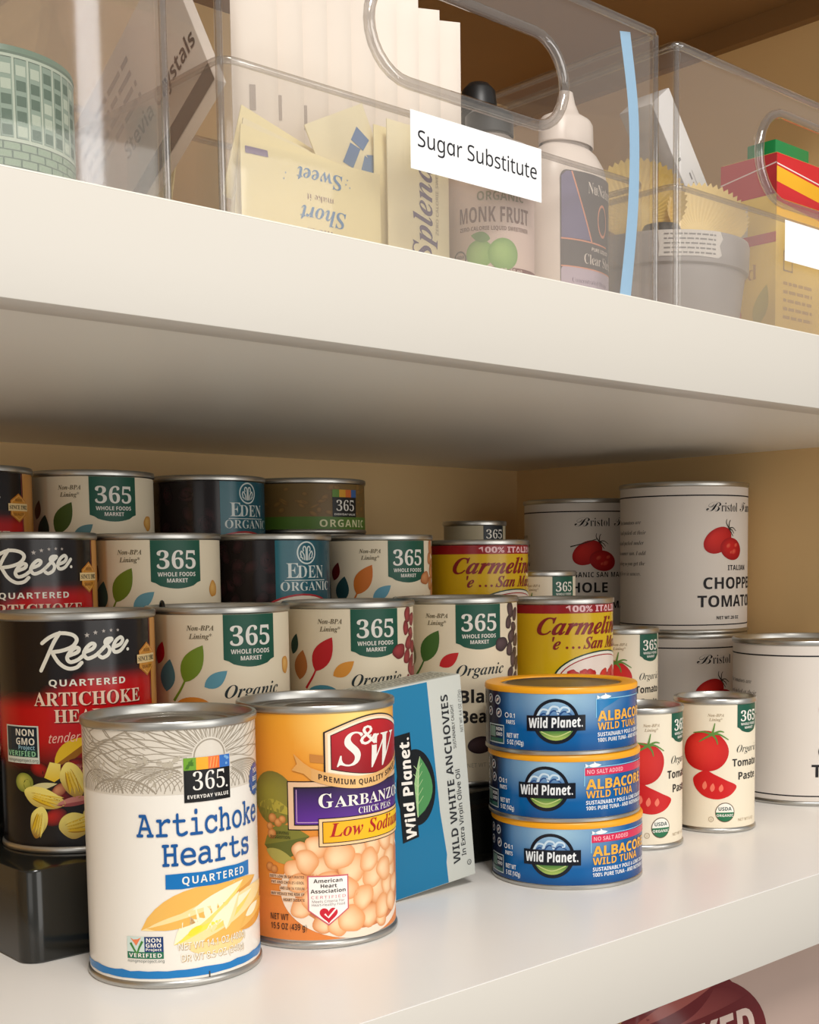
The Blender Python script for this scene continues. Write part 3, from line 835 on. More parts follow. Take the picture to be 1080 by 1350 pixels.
can('tomato_can', POS['BF2'], 'large white can on the shelf, cut off by the right frame edge', 'can', G6, white_label(-4), WB, MATTE, lidm=STEEL)
can('tomato_can', (630.4, 355, 0, 52.2, 110.0), 'large white can at the bottom of the corner stack, hidden', 'can', G6, white_label(-24.5, 'whole'), WB, MATTE)
can('tomato_can', POS['BF4'], 'large white whole tomato can in the dim corner, behind the chopped tomato can', 'can', G6, white_label(-24.5, 'whole'), WB, MATTE, lidm=STEEL)

# ---- stack of tuna cans
def tuna_label(du=0.0, salt=True):
    a = Art()
    wt = C(238, 242, 244)
    dl = -7.0 if salt and du < -7 else (-5.6 if salt else 0)
    lx = -2.8+dl; sl = .03
    bk = C(14, 20, 32)
    a.ell(lx, 18.6, 12.6, 12.2, bk, 1, n=44)
    # sea and sky above, green hill below
    up = [(lx+10.8*math.cos(t), 18.6+10.5*math.sin(t)) for t in [PI*i/20 for i in range(21)]]
    a.poly(up, lambda u, v: lerp(C(60, 110, 170), C(150, 190, 220), (v-20)/9), 2)
    for (x, y) in ((-6, 23.4), (-.5, 25), (5, 24.6)):
        a.line([(lx+x-4, y-2.2), (lx+x-1.6, y+1.4), (lx+x+1.6, y+1.2), (lx+x+2.2, y-.6), (lx+x+.8, y-.9)], [1.2, .7], C(206, 226, 240), 3, smooth=5)
        a.line([(lx+x-3.4, y-3.2), (lx+x-.6, y-.6), (lx+x+3.4, y-2.4)], [1.0, .5], C(36, 74, 130), 3, smooth=5)
    dn = [(lx+10.6*math.cos(t), 18.6+10.3*math.sin(t)) for t in [PI+PI*i/20 for i in range(21)]]
    a.poly(dn, lambda u, v: lerp(C(76, 128, 60), C(168, 190, 96), (13-v)/4), 2)
    a.line([(lx-8, 13), (lx, 10.4), (lx+8, 13.4)], [.6, .6], C(196, 208, 130), 3, smooth=6)
    q = lambda u, v: (lx+u, v+sl*u)
    a.poly([q(-16, 13.6), q(16, 13.2), q(16, 21.6), q(-16, 22.0)], bk, 4)
    a.text('Wild Planet.', lx-14.2, 14.9, 5.2, wt, 5, 'sansbi', u1=lx+14.6, bold=.01, slope=sl, slant=-.12)
    gx = 20.3+du
    gd = C(244, 176, 62)
    a.text('ALBACORE', gx, 18.2, 5.3, gd, 3, 'sansb', u1=gx+44, bold=.012); a.text('WILD TUNA', gx, 13.4, 3.9, gd, 3, 'sansb', u1=gx+33)
    a.text('SUSTAINABLY POLE & LINE CAUGHT', gx, 9.9, 2.1, wt, 3, 'sansb', u1=gx+47); a.text('100% PURE TUNA - AND NOTHING ELSE', gx, 6.9, 2.1, wt, 3, 'sansb', u1=gx+48)
    lb = C(150, 210, 236)
    a.rect(gx-1, gx-.6, 20, 30.4, lb, 2); a.rect(gx-1, gx+50, 30.0, 30.4, lb, 2)
    if salt:
        a.rect(gx-.6, gx+50, 25.6, 29.7, C(214, 44, 84), 2); a.text('NO SALT ADDED', gx+.6, 26.6, 2.2, C(250, 176, 186), 3, 'sansb', u1=gx+24)
    a.leaf((gx+1.5, 31), (gx+9, 31.2), 1.1, wt, 3); a.poly([(gx+1.8, 31), (gx-.4, 32.2), (gx-.2, 29.9)], wt, 3); a.poly([(gx+4.5, 31.6), (gx+6.6, 31.6), (gx+4.6, 33.2)], wt, 3)
    if not salt:
        a.poly([(gx-.6, 19.4), (gx-.6, 29.9), (gx+16, 29.9), (gx+4, 25)], C(20, 120, 180), 1)
    # small marks at the left
    bx = du*1.0
    for (x, y) in ((-48, 28.8), (-40, 28.6), (-48, 21.8), (-39, 21.5)):
        a.ell(x+bx, y, 2.6, 2.6, C(206, 214, 220), 2, n=18); a.ell(x+bx, y, 1.9, 1.9, C(30, 42, 74), 3, n=18)
        a.leaf((x+bx-1.3, y-1), (x+bx+1.4, y+1.2), .8, C(214, 196, 190), 4)
    a.frame(-49.5+bx, -34.5+bx, 4.6, 15.0, .6, C(190, 206, 206), 2)
    a.rect(-48.4+bx, -42.4+bx, 8, 13.8, C(120, 150, 140), 2); a.text('NON', -41.6+bx, 11.6, 1.9, wt, 3, 'sansb', u1=-36+bx); a.text('GMO', -41.6+bx, 8.8, 1.9, wt, 3, 'sansb', u1=-36+bx)
    a.rect(-48.4+bx, -35.6+bx, 5.4, 7.4, C(40, 96, 84), 2)
    a.text('0.1', -30+bx, 19.6, 2.4, wt, 3, 'sansb', u1=-26.4+bx); a.ell(-32.2+bx, 20.8, 1.5, 1.5, wt, 3, n=14); a.ell(-32.2+bx, 20.8, 1.0, 1.0, C(20, 60, 110), 4, n=14)
    a.text('PARTS', -32.6+bx, 16.0, 2.2, wt, 3, 'sansb', u1=-26.4+bx)
    a.text('NET WT', -32.2+bx, 8.6, 2.5, wt, 3, 'sansb', u1=-24+bx); a.text('5 OZ (142g)', -32+bx, 5.0, 2.5, wt, 3, 'sansb', u1=-20.8+bx)
    return a
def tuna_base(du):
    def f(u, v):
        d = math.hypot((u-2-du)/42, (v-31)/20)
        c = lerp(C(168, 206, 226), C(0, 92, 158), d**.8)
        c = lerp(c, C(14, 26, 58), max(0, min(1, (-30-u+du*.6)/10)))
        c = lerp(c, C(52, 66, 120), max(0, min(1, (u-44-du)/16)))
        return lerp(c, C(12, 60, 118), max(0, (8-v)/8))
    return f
TV = [2.6+(33.4-2.6)*j/14 for j in range(15)]
G7 = 'stacked blue tuna cans'
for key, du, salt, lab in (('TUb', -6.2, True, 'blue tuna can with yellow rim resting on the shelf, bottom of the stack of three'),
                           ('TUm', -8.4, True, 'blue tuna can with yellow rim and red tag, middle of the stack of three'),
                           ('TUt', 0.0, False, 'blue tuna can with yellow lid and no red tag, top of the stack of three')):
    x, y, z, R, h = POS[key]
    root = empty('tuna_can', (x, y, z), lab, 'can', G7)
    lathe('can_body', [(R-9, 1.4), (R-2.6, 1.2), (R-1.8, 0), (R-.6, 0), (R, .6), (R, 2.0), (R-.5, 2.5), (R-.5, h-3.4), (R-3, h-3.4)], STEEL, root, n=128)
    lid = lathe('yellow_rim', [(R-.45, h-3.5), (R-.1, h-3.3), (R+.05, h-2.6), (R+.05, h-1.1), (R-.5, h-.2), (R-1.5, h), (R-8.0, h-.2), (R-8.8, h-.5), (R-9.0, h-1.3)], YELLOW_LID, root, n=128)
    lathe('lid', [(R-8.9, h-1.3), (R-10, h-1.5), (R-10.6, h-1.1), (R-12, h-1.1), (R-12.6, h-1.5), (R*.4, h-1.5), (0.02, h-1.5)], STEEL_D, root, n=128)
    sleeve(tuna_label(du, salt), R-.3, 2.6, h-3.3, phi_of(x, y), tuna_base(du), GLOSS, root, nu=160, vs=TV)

# ---- white can of artichoke hearts, front left
def white_artichoke():
    a = Art()
    e = C(160, 149, 132); lo, hi = 82.8, 111.4
    def seg(P, w, c=e, L=1):
        cur = []
        for p in P:
            if lo <= p[1] <= hi and not (ex0 < p[0] < ex1 and p[1] < 97.6): cur.append(p)
            else:
                if len(cur) > 1: a.line(cur, w, c, L)
                cur = []
        if len(cur) > 1: a.line(cur, w, c, L)
    ex0, ex1 = 4.8, 26.4
    a.rect(-116, 116, 82.3, 112, C(219, 210, 196), 0)
    sx, sy = 16.7, 97.6
    for rr in (7.2, 6.9): seg([(sx+rr*math.cos(PI*i/24), sy+rr*math.sin(PI*i/24)) for i in range(25)], .28)
    for k in range(64):                                          # sunbeams
        t = math.radians(-8+196*k/63)
        P = []
        for j in range(26):
            r = 8+j*(1.4 if abs(math.cos(t)) < .7 else 2.0)
            w = .03*math.sin(j*.55+k*1.7)*(1+j*.04)
            tt = t+w+ (0.006*j*(1 if math.cos(t) > 0 else -1) if abs(math.cos(t)) > .75 else 0)
            P.append((sx+r*math.cos(tt), sy+r*math.sin(tt)))
        seg(P, [.22, .55])
    for k in range(16):                                          # sky lines curling away to the left
        P = [(-50+j*1.9, 111-k*1.15-6*math.sin((j+k*1.2)*.17)**2-(j*.08)) for j in range(22)]
        seg(P, [.5, .25])
    for (cx, cy, w_, h_, n) in ((-8, 84, 17, 10, 9), (10, 82, 26, 12, 8), (-34, 83, 13, 9, 8), (34, 82.5, 22, 11, 10), (-22, 80, 16, 9, 7)):
        for i in range(n):                                       # furrowed hills
            s_ = 1-i/n
            seg([(cx+w_*s_*math.cos(PI*j/30), cy+h_*(.45+.55*s_)*math.sin(PI*j/30)) for j in range(31)], .32)
        seg([(cx+w_*1.03*math.cos(PI*j/30), cy+h_*1.04*math.sin(PI*j/30)) for j in range(31)], .55)
    rnd = random.Random(11)
    for k in range(34):                                          # leaves, bushes and little trees
        u, v = rnd.uniform(-42, 2), rnd.uniform(83.5, 96)
        a.leaf((u, v), (u+rnd.uniform(-3, 3), min(hi, v+rnd.uniform(1.5, 3.5))), .8, C(188, 178, 160), 1)
    for k in range(9):
        u = rnd.uniform(-36, -4); v = rnd.uniform(92, 98)
        a.ell(u, v, rnd.uniform(.7, 1.5), rnd.uniform(.7, 1.6), C(190, 180, 164), 1, n=12)
    seg([(-22, 96.2), (-22, 98.6), (-19, 99.8), (-12, 99.4), (-9, 97.6), (-9, 95.6), (-22, 96.2)], .3)
    # black square
    a.rect(5.1, 26.3, 78.6, 97.4, C(20, 20, 20), 3)
    for k, c in enumerate((C(110, 160, 44), C(246, 172, 38), C(242, 116, 48), C(56, 112, 190))):
        a.rect(5.1+5.3*k, 5.1+5.3*(k+1), 92.2, 97.4, c, 4)
    rnd = random.Random(2)
    for k in range(8): a.leaf((5.6+rnd.random()*4, 92.6+rnd.random()*3), (6+rnd.random()*4, 94+rnd.random()*3), .5, C(70, 120, 26), 5)
    for k in range(3): a.line([(16.4+k*1.4, 92.6), (17.2+k*1.4, 97)], .4, C(250, 170, 90), 5)
    for k in range(5): a.ell(22+rnd.random()*3.6, 93+rnd.random()*3.6, .6, .6, C(120, 170, 220), 5, n=10)
    a.text('365', 8.8, 83.6, 7.6, W, 5, 'serifb', u1=23.4, bold=-.012); a.ell(24.4, 84, .5, .5, W, 5, n=8)
    a.text('EVERYDAY VALUE', 6.4, 80.2, 1.5, W, 5, 'sansb', u1=25.1, track=1.1)
    bl = C(24, 86, 152)
    a.text('Artichoke', -15, 64.9, 9.4, bl, 4, 'mono', u1=47.2, bold=.007, gap=.07)
    a.text('Hearts', -4.6, 52.3, 9.2, bl, 4, 'mono', u1=38.0, bold=.007, gap=.07)
    jag = [(-3.6, 42.6), (3, 42.3), (9, 42.7), (18, 42.4), (28, 42.9), (37.4, 42.8), (37.5, 49.2), (29, 49.0), (22, 49.3), (12, 48.8), (4, 49.0), (-3.5, 48.8)]
    a.poly(jag, C(22, 114, 184), 3); a.text('QUARTERED', 3.2, 44.2, 3.3, W, 4, 'sansb', u1=33.4, track=1.2, bold=-.004)
    # artichoke pieces
    y1, y2, y3, y4 = C(238, 184, 92), C(250, 222, 160), C(252, 240, 206), C(226, 156, 62)
    a.leaf((-14.5, 25.2), (28, 42), 6.4, y1, 1, .3, y2)
    a.leaf((-12, 26), (22, 34), 3.0, y2, 2, -.2, y1)
    a.leaf((8, 32), (44, 41), 5, y1, 1, .2, y4)
    a.leaf((-1, 18.6), (33, 41.5), 5.6, y3, 2, .35, C(248, 220, 120))
    a.leaf((1, 19), (20, 27), 3.2, C(250, 226, 90), 3, -.2, y2)
    a.leaf((10, 19), (58, 36), 8.4, y2, 2, .15, y1)
    a.leaf((12, 22), (40, 36), 3.6, y3, 3, .3, C(248, 214, 110))
    a.leaf((22, 22), (30, 37), 3.2, y3, 4, .4, y2)
    a.leaf((30, 20), (60, 28), 4.4, y1, 3, .2, y4)
    a.leaf((34, 25), (46, 29), 2.0, y3, 4)
    a.ell(19, 17, 14, 4.4, C(244, 214, 150), 1, n=30); a.ell(8, 24, 3.4, 1.4, C(250, 224, 60), 4, rot=28, n=16)
    sh = C(196, 160, 104)
    for du, dv, c, L in ((.25, -.25, sh, 4), (0, 0, C(246, 242, 228), 5)):
        a.text('NET WT 14.1 OZ (400g)', .9+du, 16.5+dv, 2.9, c, L, 'sans', u1=33.3+du, bold=.006)
        a.text('DR WT 8.5 OZ (240g)', 2.0+du, 11.4+dv, 2.9, c, L, 'sans', u1=32.2+du, bold=.006)
    # certification square
    nv = C(28, 58, 112)
    a.rect(-21.0, -13.2, 16, 22.5, C(206, 222, 214), 2); a.rect(-13.2, -5.2, 16, 22.5, nv, 2); a.rect(-21.0, -5.2, 13.1, 16.0, C(40, 112, 82), 2)
    a.line([(-19.4, 19.8), (-17.9, 17.2), (-16.6, 15.0)], [1.0, .7], C(64, 130, 60), 3); a.line([(-14, 20.6), (-15.4, 18), (-16.6, 15.0)], [1.0, .7], C(64, 130, 60), 3)
    for P in ([(-16.8, 18.6), (-19.4, 22), (-17.4, 20.8)], [(-16.8, 18.6), (-14.6, 22.2), (-17, 21)], [(-16.8, 18.6), (-18.2, 21.2), (-16.2, 21.4)]): a.poly(P, C(236, 130, 84), 3)
    a.text('NON', -12.4, 20.2, 1.75, W, 3, 'sansb', u1=-6.2); a.text('GMO', -12.6, 18.0, 1.75, W, 3, 'sansb', u1=-6.0); a.text('Project', -12.6, 16.5, 1.1, W, 3, 'sansb', u1=-6.0)
    a.text('VERIFIED', -20.2, 13.7, 1.7, W, 3, 'sansb', u1=-6.0, track=1.15); a.text('nongmoproject.org', -20.9, 11.5, 1.2, C(110, 116, 112), 2, 'sans', u1=-5)
    # torn blue band
    rnd = random.Random(8)
    top = [(-116+i*4, 7.7+rnd.uniform(-.35, .35)) for i in range(59)]; bot = [(-116+i*4, 4.5+rnd.uniform(-.2, .2)) for i in range(59)]
    for i in range(58): a.tri([bot[i], bot[i+1], top[i+1], top[i]], [C(28, 122, 190)]*4, 1)
    # scalloped seal at the right
    pts = [(47.5+(7.6 if k % 2 == 0 else 6.7)*math.cos(PI*k/20), 83.2+(7.6 if k % 2 == 0 else 6.7)*math.sin(PI*k/20)) for k in range(40)]
    a.poly(pts, C(30, 86, 156), 3); a.text('YOU', 47.6, 86, 2.2, W, 4, 'sansb', align='c'); a.text('BEST', 47.6, 82.4, 2.2, W, 4, 'sansb', align='c'); a.text('quality', 47.6, 79, 1.8, W, 4, 'sansbi', align='c')
    a.rect(13.4, 14.0, 3.0, 5.6, C(60, 56, 50), 3)
    return a
A_root = can('artichoke_can', POS['A'], 'white can with blue slab lettering and black square emblem, at the front left', 'can', None,
    white_artichoke(), C(238, 232, 222), GLOSS, v0=3.2, lidm=STEEL)

# ---- orange can of chick peas
def orange_label():
    a = Art()
    bk, cr = C(30, 20, 24), C(242, 204, 162)
    # greens and loose peas behind
    a.ell(-21, 70, 11, 13, C(150, 140, 52), 0, edge=C(122, 112, 48), rot=20); a.leaf((-31, 66), (-10, 62), 5.5, C(176, 160, 60), 0, col2=C(120, 116, 44))
    a.leaf((-27, 48), (-4, 53), 8, C(122, 120, 46), 0, col2=C(96, 100, 40)); a.leaf((-26, 46), (-10, 40), 3, C(170, 160, 80), 1)
    for (u, v, r) in ((-19, 59, 2), (-22, 61, 2.2), (-16.8, 60.6, 1.8), (-22.5, 53.6, 2.4), (-23.5, 57, 1.8), (-24, 38, 2.2), (-21.6, 37, 2.0)):
        a.ell(u, v, r, r, C(222, 158, 92), 1, edge=C(176, 102, 44), n=14)
    # emblem
    def shape(ins):
        l, r_, b, t = 4.0+ins, 56-ins, 81.6+ins*.8, 100.4-ins*.5
        P = [(l, b), ] + [(l+(r_-l)*k/20, b-3.6*math.sin(PI*k/20)) for k in range(1, 20)]+[(r_, b), (r_, t)]
        P += [(r_-(r_-l)*k/20, t+(6.6-ins*.3)*math.sin(PI*k/20)) for k in range(1, 20)]+[(l, t)]
        return P
    a.poly(shape(-.9), bk, 4); a.poly(shape(-.1), cr, 5); a.poly(shape(1.0), C(250, 232, 204), 6); a.poly(shape(2.3), bk, 7)
    a.poly(shape(2.7), lambda u, v: lerp(C(150, 10, 24), C(186, 24, 34), (v-82)/20), 8)
    a.text('S', 9.0, 84.8, 15.0, W, 9, 'serifbi', u1=22.4, slant=.08); a.text('W', 25.4, 83.0, 15.0, W, 9, 'serifbi', u1=46.5, slant=.04)
    a.text('&', 20.2, 93.4, 9.6, C(186, 24, 34), 10, 'serifbi', u1=31.4, bold=.03); a.text('&', 20.6, 93.8, 8.8, W, 11, 'serifbi', u1=31); a.ell(49.4, 83.6, 1.0, 1.0, W, 9, n=10)
    # ribbon with the motto
    arc = lambda u: 75.4+.0078*(u-23)**2
    gold = lambda u, v: lerp(C(240, 196, 130), C(206, 140, 70), abs(u-20)/36)
    for i in range(40):
        u_, w_ = -2.6+i*1.5, -2.6+(i+1)*1.5
        q = [(u_, arc(u_)-1.6), (w_, arc(w_)-1.6), (w_, arc(w_)+4.1), (u_, arc(u_)+4.1)]
        a.tri(q, [gold(*k) for k in q], 9)
    a.poly([(-2.6, arc(-2.6)-1.6), (-2.6, arc(-2.6)+4.1), (-6, 87), (-10.5, 91.2), (-9, 86.5), (-11.5, 83.6), (-6, 82)], C(222, 162, 88), 8)
    a.poly([(-3, 87.2), (4, 86.4), (4, 90), (-3.2, 91)], C(196, 128, 58), 3)
    V, T = glyphs('PREMIUM QUALITY SINCE 1896', 'sansb', 0, 1.12)
    k = 2.5/cap('sansb'); x0 = min(p[0] for p in V); x1 = max(p[0] for p in V); kx = 57/(x1-x0)
    for t in T:
        q = [(.6+(V[i][0]-x0)*kx, arc(.6+(V[i][0]-x0)*kx)+.1+V[i][1]*k) for i in t]
        a.tri(q, [C(52, 32, 22)]*3, 11)
    # purple and yellow panels
    a.rect(-14.0, 72, 55.7, 78.5, bk, 2); a.rect(-13.5, 72, 56.2, 78.0, C(230, 190, 152), 3); a.rect(-11.0, 72, 57.9, 75.8, bk, 4)
    a.rect(-10.4, 72, 58.5, 75.2, lambda u, v: lerp(C(96, 44, 150), C(44, 26, 66), (v-60)/14), 5)
    a.line([(-9.6, 59.4), (-9.6, 74.6)], .4, C(190, 150, 190), 6); a.line([(-9.6, 59.4), (2, 59.4)], .4, C(190, 150, 190), 6)
    a.text('G', .4, 66.1, 6.4, W, 12, 'serifb', u1=7.0); a.text('ARBANZOS', 7.7, 66.1, 5.0, W, 12, 'serifb', u1=54.5)
    a.text('CHICK PEAS', 19.2, 62.0, 2.9, W, 12, 'serifb', u1=41.8, bold=-.006)
    a.rect(.1, 74, 47.8, 61.2, bk, 7); a.rect(.5, 74, 48.2, 60.8, C(246, 204, 150), 8); a.rect(1.9, 74, 49.4, 59.6, bk, 9)
    a.rect(2.3, 74, 49.8, 59.2, lambda u, v: lerp(C(246, 168, 30), C(252, 216, 22), u/14), 10)
    a.text('Low Sodium', 5.0, 52.4, 6.2, C(178, 26, 28), 12, 'serifbi', u1=54)
    # bowl of chick peas
    a.ell(22, 27.5, 40.5, 24.0, C(244, 226, 206), 1, n=60); a.ell(24, 28.5, 36, 21, C(206, 128, 80), 2, n=50)
    peas = [(-8.3, 46.2, 4.0), (-1, 48, 4.8), (9.5, 43.5, 6.6), (18.5, 46.5, 6.0), (28, 46.5, 5.4), (37, 47, 5), (45, 45, 4.6), (-12, 37.5, 4.2), (-5.5, 41.2, 5.2), (1.5, 38.0, 6.2), (16, 36.8, 6.6), (25, 39.4, 5.2),
            (33.5, 41.0, 5.6), (41.5, 38.5, 5), (-9.8, 31, 4.4), (-4, 30, 5), (5, 30, 6), (12.6, 27.5, 5.5), (20.5, 30.6, 4.8), (27, 32.2, 5.8), (35.5, 33.2, 5.4), (43, 31, 5), (-8.5, 19.5, 4.6), (-3, 23, 5), (3, 21, 5.5), (15, 22.6, 4.6), (21.5, 22.4, 5.4), (30.6, 24, 6), (39, 24.5, 5.2),
            (46, 24, 4.6), (2, 12.6, 5), (8.2, 10.6, 4.6), (15, 13, 6.2), (25.2, 13.2, 5.6), (34, 15.6, 5.4), (42, 16.5, 4.8), (33, 9.5, 3.6)]
    for i, (u, v, r) in enumerate(peas):
        a.ell(u, v, r*1.02, r*1.14, C(252, 216, 172), 3+i % 3, rot=(i*47) % 180, edge=C(228, 152, 92) if i % 3 else C(216, 136, 76), wob=.05, n=24)
    # heart certification shield
    def shield(k): return [(-5.4-k, 34.6+k), (13.5+k, 34.3+k), (13.5+k, 18.2-k*.5), (4.0, 10.9-k*1.3), (-5.4-k, 18.2-k*.5)]
    a.poly(shield(.0), C(206, 96, 106), 7); a.poly(shield(-.6), C(250, 244, 238), 8)
    for s_, v, u0_, u1_ in (('American', 31.2, -2.6, 10.6), ('Heart', 28.8, .6, 8), ('Association', 26.4, -4, 12)): a.text(s_, u0_, v, 1.75, INK, 9, 'sansb', u1=u1_)
    a.text('CERTIFIED', -3.8, 23.8, 1.3, C(206, 110, 130), 9, 'sans', u1=12, track=1.3)
    a.text('Meets Criteria For', -3.4, 21.9, 1.2, C(130, 124, 124), 9, 'sans', u1=11.4); a.text('Heart-Healthy Food', -3.6, 20.3, 1.2, C(130, 124, 124), 9, 'sans', u1=11.6)
    h_ = [(4+.26*16*math.sin(t)**3, 16.2+.26*(13*math.cos(t)-5*math.cos(2*t)-2*math.cos(3*t)-math.cos(4*t))) for t in [2*PI*i/30 for i in range(30)]]
    a.poly(h_, C(204, 30, 52), 9); a.line([(2.2, 16.6), (3.8, 14.8), (7.4, 18.8)], [.8, .8], C(250, 240, 236), 10)
    a.text('NET WT', -24.1, 13.4, 3.0, INK, 5, 'sansb', u1=-14.6, bold=-.012); a.text('15.5 OZ (439 g)', -24.0, 9.0, 3.0, INK, 5, 'sansb', u1=-6, bold=-.012)
    a.text('SERVING', -20.2, 53.6, 1.4, C(70, 72, 30), 5, 'sansb', u1=-13.6); a.text('SUGGESTION', -23.2, 51.6, 1.4, C(70, 72, 30), 5, 'sansb', u1=-13)
    for i, (s_, u0_) in enumerate((('DIETS LOW IN SATURATED', -24), ('FAT AND CHOLESTEROL', -23), ('AND LOW IN SODIUM', -18.6), ('MAY REDUCE THE RISK OF', -23.4), ('HEART DISEASE', -17))):
        a.rect(u0_-.3, -6.4, 33.0-2.7*i, 34.9-2.7*i, C(232, 196, 160), 4)
        a.text(s_, u0_, 33.3-2.7*i, 1.25, C(84, 50, 40), 5, 'sansb', u1=-6.8)
    return a
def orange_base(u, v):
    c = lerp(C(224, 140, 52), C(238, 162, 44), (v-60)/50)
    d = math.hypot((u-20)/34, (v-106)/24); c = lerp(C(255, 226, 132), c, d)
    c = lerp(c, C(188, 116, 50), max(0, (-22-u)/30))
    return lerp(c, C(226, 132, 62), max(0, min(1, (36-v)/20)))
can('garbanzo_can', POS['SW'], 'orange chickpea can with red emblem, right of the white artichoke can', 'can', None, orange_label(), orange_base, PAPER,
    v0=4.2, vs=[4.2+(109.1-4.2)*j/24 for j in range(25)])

# ---- anchovy carton leaning on the orange can
def anchovy():
    bw, bl, bt = 64.5, 112.0, 24.0
    root = empty('anchovy_carton', (192.0, 105.4, 0.05), 'blue and silver grey fish carton leaning against the orange can', 'carton')
    root.rotation_euler = (0, -0.088, -0.03)
    box('carton', 0, bw, 0, bt, 0, bl, mat('carton_card', C(196, 198, 190), 0.45), root, bev=.8)
    a = Art()
    br = 41.5                                                    # where the blue ends; the right strip is silver
    bk = C(16, 20, 24)
    a.poly([(0, .6), (br+3, .6), (br+2.6, 12), (br+3.4, 16), (br+1, 40), (br-1, 111.2), (0, 111.2)], lambda u, v: lerp(C(22, 112, 154), C(34, 122, 164), v/110), 0)
    cx, cy = 24.0, 58
    a.ell(cx+3.5, cy-1, 13.2, 20.5, bk, 1, n=44)
    a.leaf((cx+3, cy-17), (cx+7.5, cy+15), 6.4, C(150, 190, 130), 2, -.5, C(78, 142, 84)); a.line([(cx+3, cy-17), (cx+4.6, cy-1), (cx+7.5, cy+15)], [.5, .3], C(200, 220, 170), 3, smooth=5)
    for k in range(5):
        y = cy-10+4.4*k
        a.line([(cx+4+k*.4, y), (cx+7.8+k*.2, y+3.6)], .25, C(190, 216, 160), 3); a.line([(cx+4+k*.4, y), (cx+1+k*.5, y+3.2)], .25, C(190, 216, 160), 3)
    a.poly([(cx-8.4, cy-28.5), (cx+2.6, cy-27.5), (cx+2.2, cy+29), (cx-8.6, cy+28.5)], bk, 4)
    a.text('Wild Planet.', cx+1.0, cy-26.4, 6.6, W, 5, 'sansbi', u1=cx+1.0+53, rot=90, bold=.012, slant=-.1)
    wt = C(40, 42, 46)
    a.text('WILD WHITE ANCHOVIES', 54.0, 9.5, 4.9, wt, 2, 'sansb', u1=54+93, rot=90, bold=-.006)
    a.text('In Extra Virgin Olive Oil', 58.4, 12.6, 3.0, wt, 2, 'sans', u1=58.4+48, rot=90, bold=.006)
    a.text('SUSTAINABLY CAUGHT', 57.4, 72.5, 2.0, wt, 2, 'sans', u1=57.4+24, rot=90)
    a.text('NET WT 4.4 OZ (125g)', 63.2, 80.5, 2.0, C(120, 122, 120), 2, 'sans', u1=63.2+23, rot=90)
    n = 20
    for i in range(n):
        p, q = 2*PI*i/n, 2*PI*(i+1)/n
        a.tri([(60.2+r*math.cos(t), 8+r*math.sin(t)) for r, t in ((1.2, p), (1.5, p), (1.5, q), (1.2, q))], [wt]*4, 2)
    a.text('U', 60.9, 7.3, 1.3, wt, 2, 'sans', rot=90)
    flat('front_print', a, (0, 0, 0), (1, 0, 0), (0, 0, 1), GLOSS, root)
    t = Art()
    t.rect(1.5, bw-1.5, 2, bt-2, C(206, 204, 188), 0)
    for k in range(6): t.greek(3, bw-4, 3.6+3.1*k, 1.9, C(110, 104, 84), 1, seed=k)
    t.rect(2, bw-2, 12.6, 13.0, C(110, 104, 84), 1)
    flat('top_print', t, (0, 0, bl), (1, 0, 0), (0, 1, 0), PAPER, root)
anchovy()

# ------------------------------------------------------------------ clear bins on the upper shelf
ZS = H+T_SH+.25
def rrect(x0, x1, y0, y1, r, n=7):
    P = []
    for cx, cy, a0 in ((x1-r, y1-r, 0), (x0+r, y1-r, 90), (x0+r, y0+r, 180), (x1-r, y0+r, 270)):
        for k in range(n):
            a = math.radians(a0+90*k/(n-1)); P.append((cx+r*math.cos(a), cy+r*math.sin(a)))
    return P
def ring_solid(name, outer, inner, z0, z1, m, parent, floor_t=0, smooth=30):
    """a wall standing between two closed outlines, with an optional floor"""
    n = len(outer)
    v = [(a, b, z0) for a, b in outer]+[(a, b, z1) for a, b in outer]+[(a, b, z0+floor_t) for a, b in inner]+[(a, b, z1) for a, b in inner]
    f = []
    for i in range(n):
        k = (i+1) % n
        f += [(i, k, n+k, n+i), (2*n+k, 2*n+i, 3*n+i, 3*n+k), (n+i, n+k, 3*n+k, 3*n+i)]
        if not floor_t: f.append((k, i, 2*n+i, 2*n+k))
    if floor_t: f += [tuple(range(n-1, -1, -1)), tuple(2*n+i for i in range(n))]
    return mesh(name, v, f, m, parent, smooth=smooth)
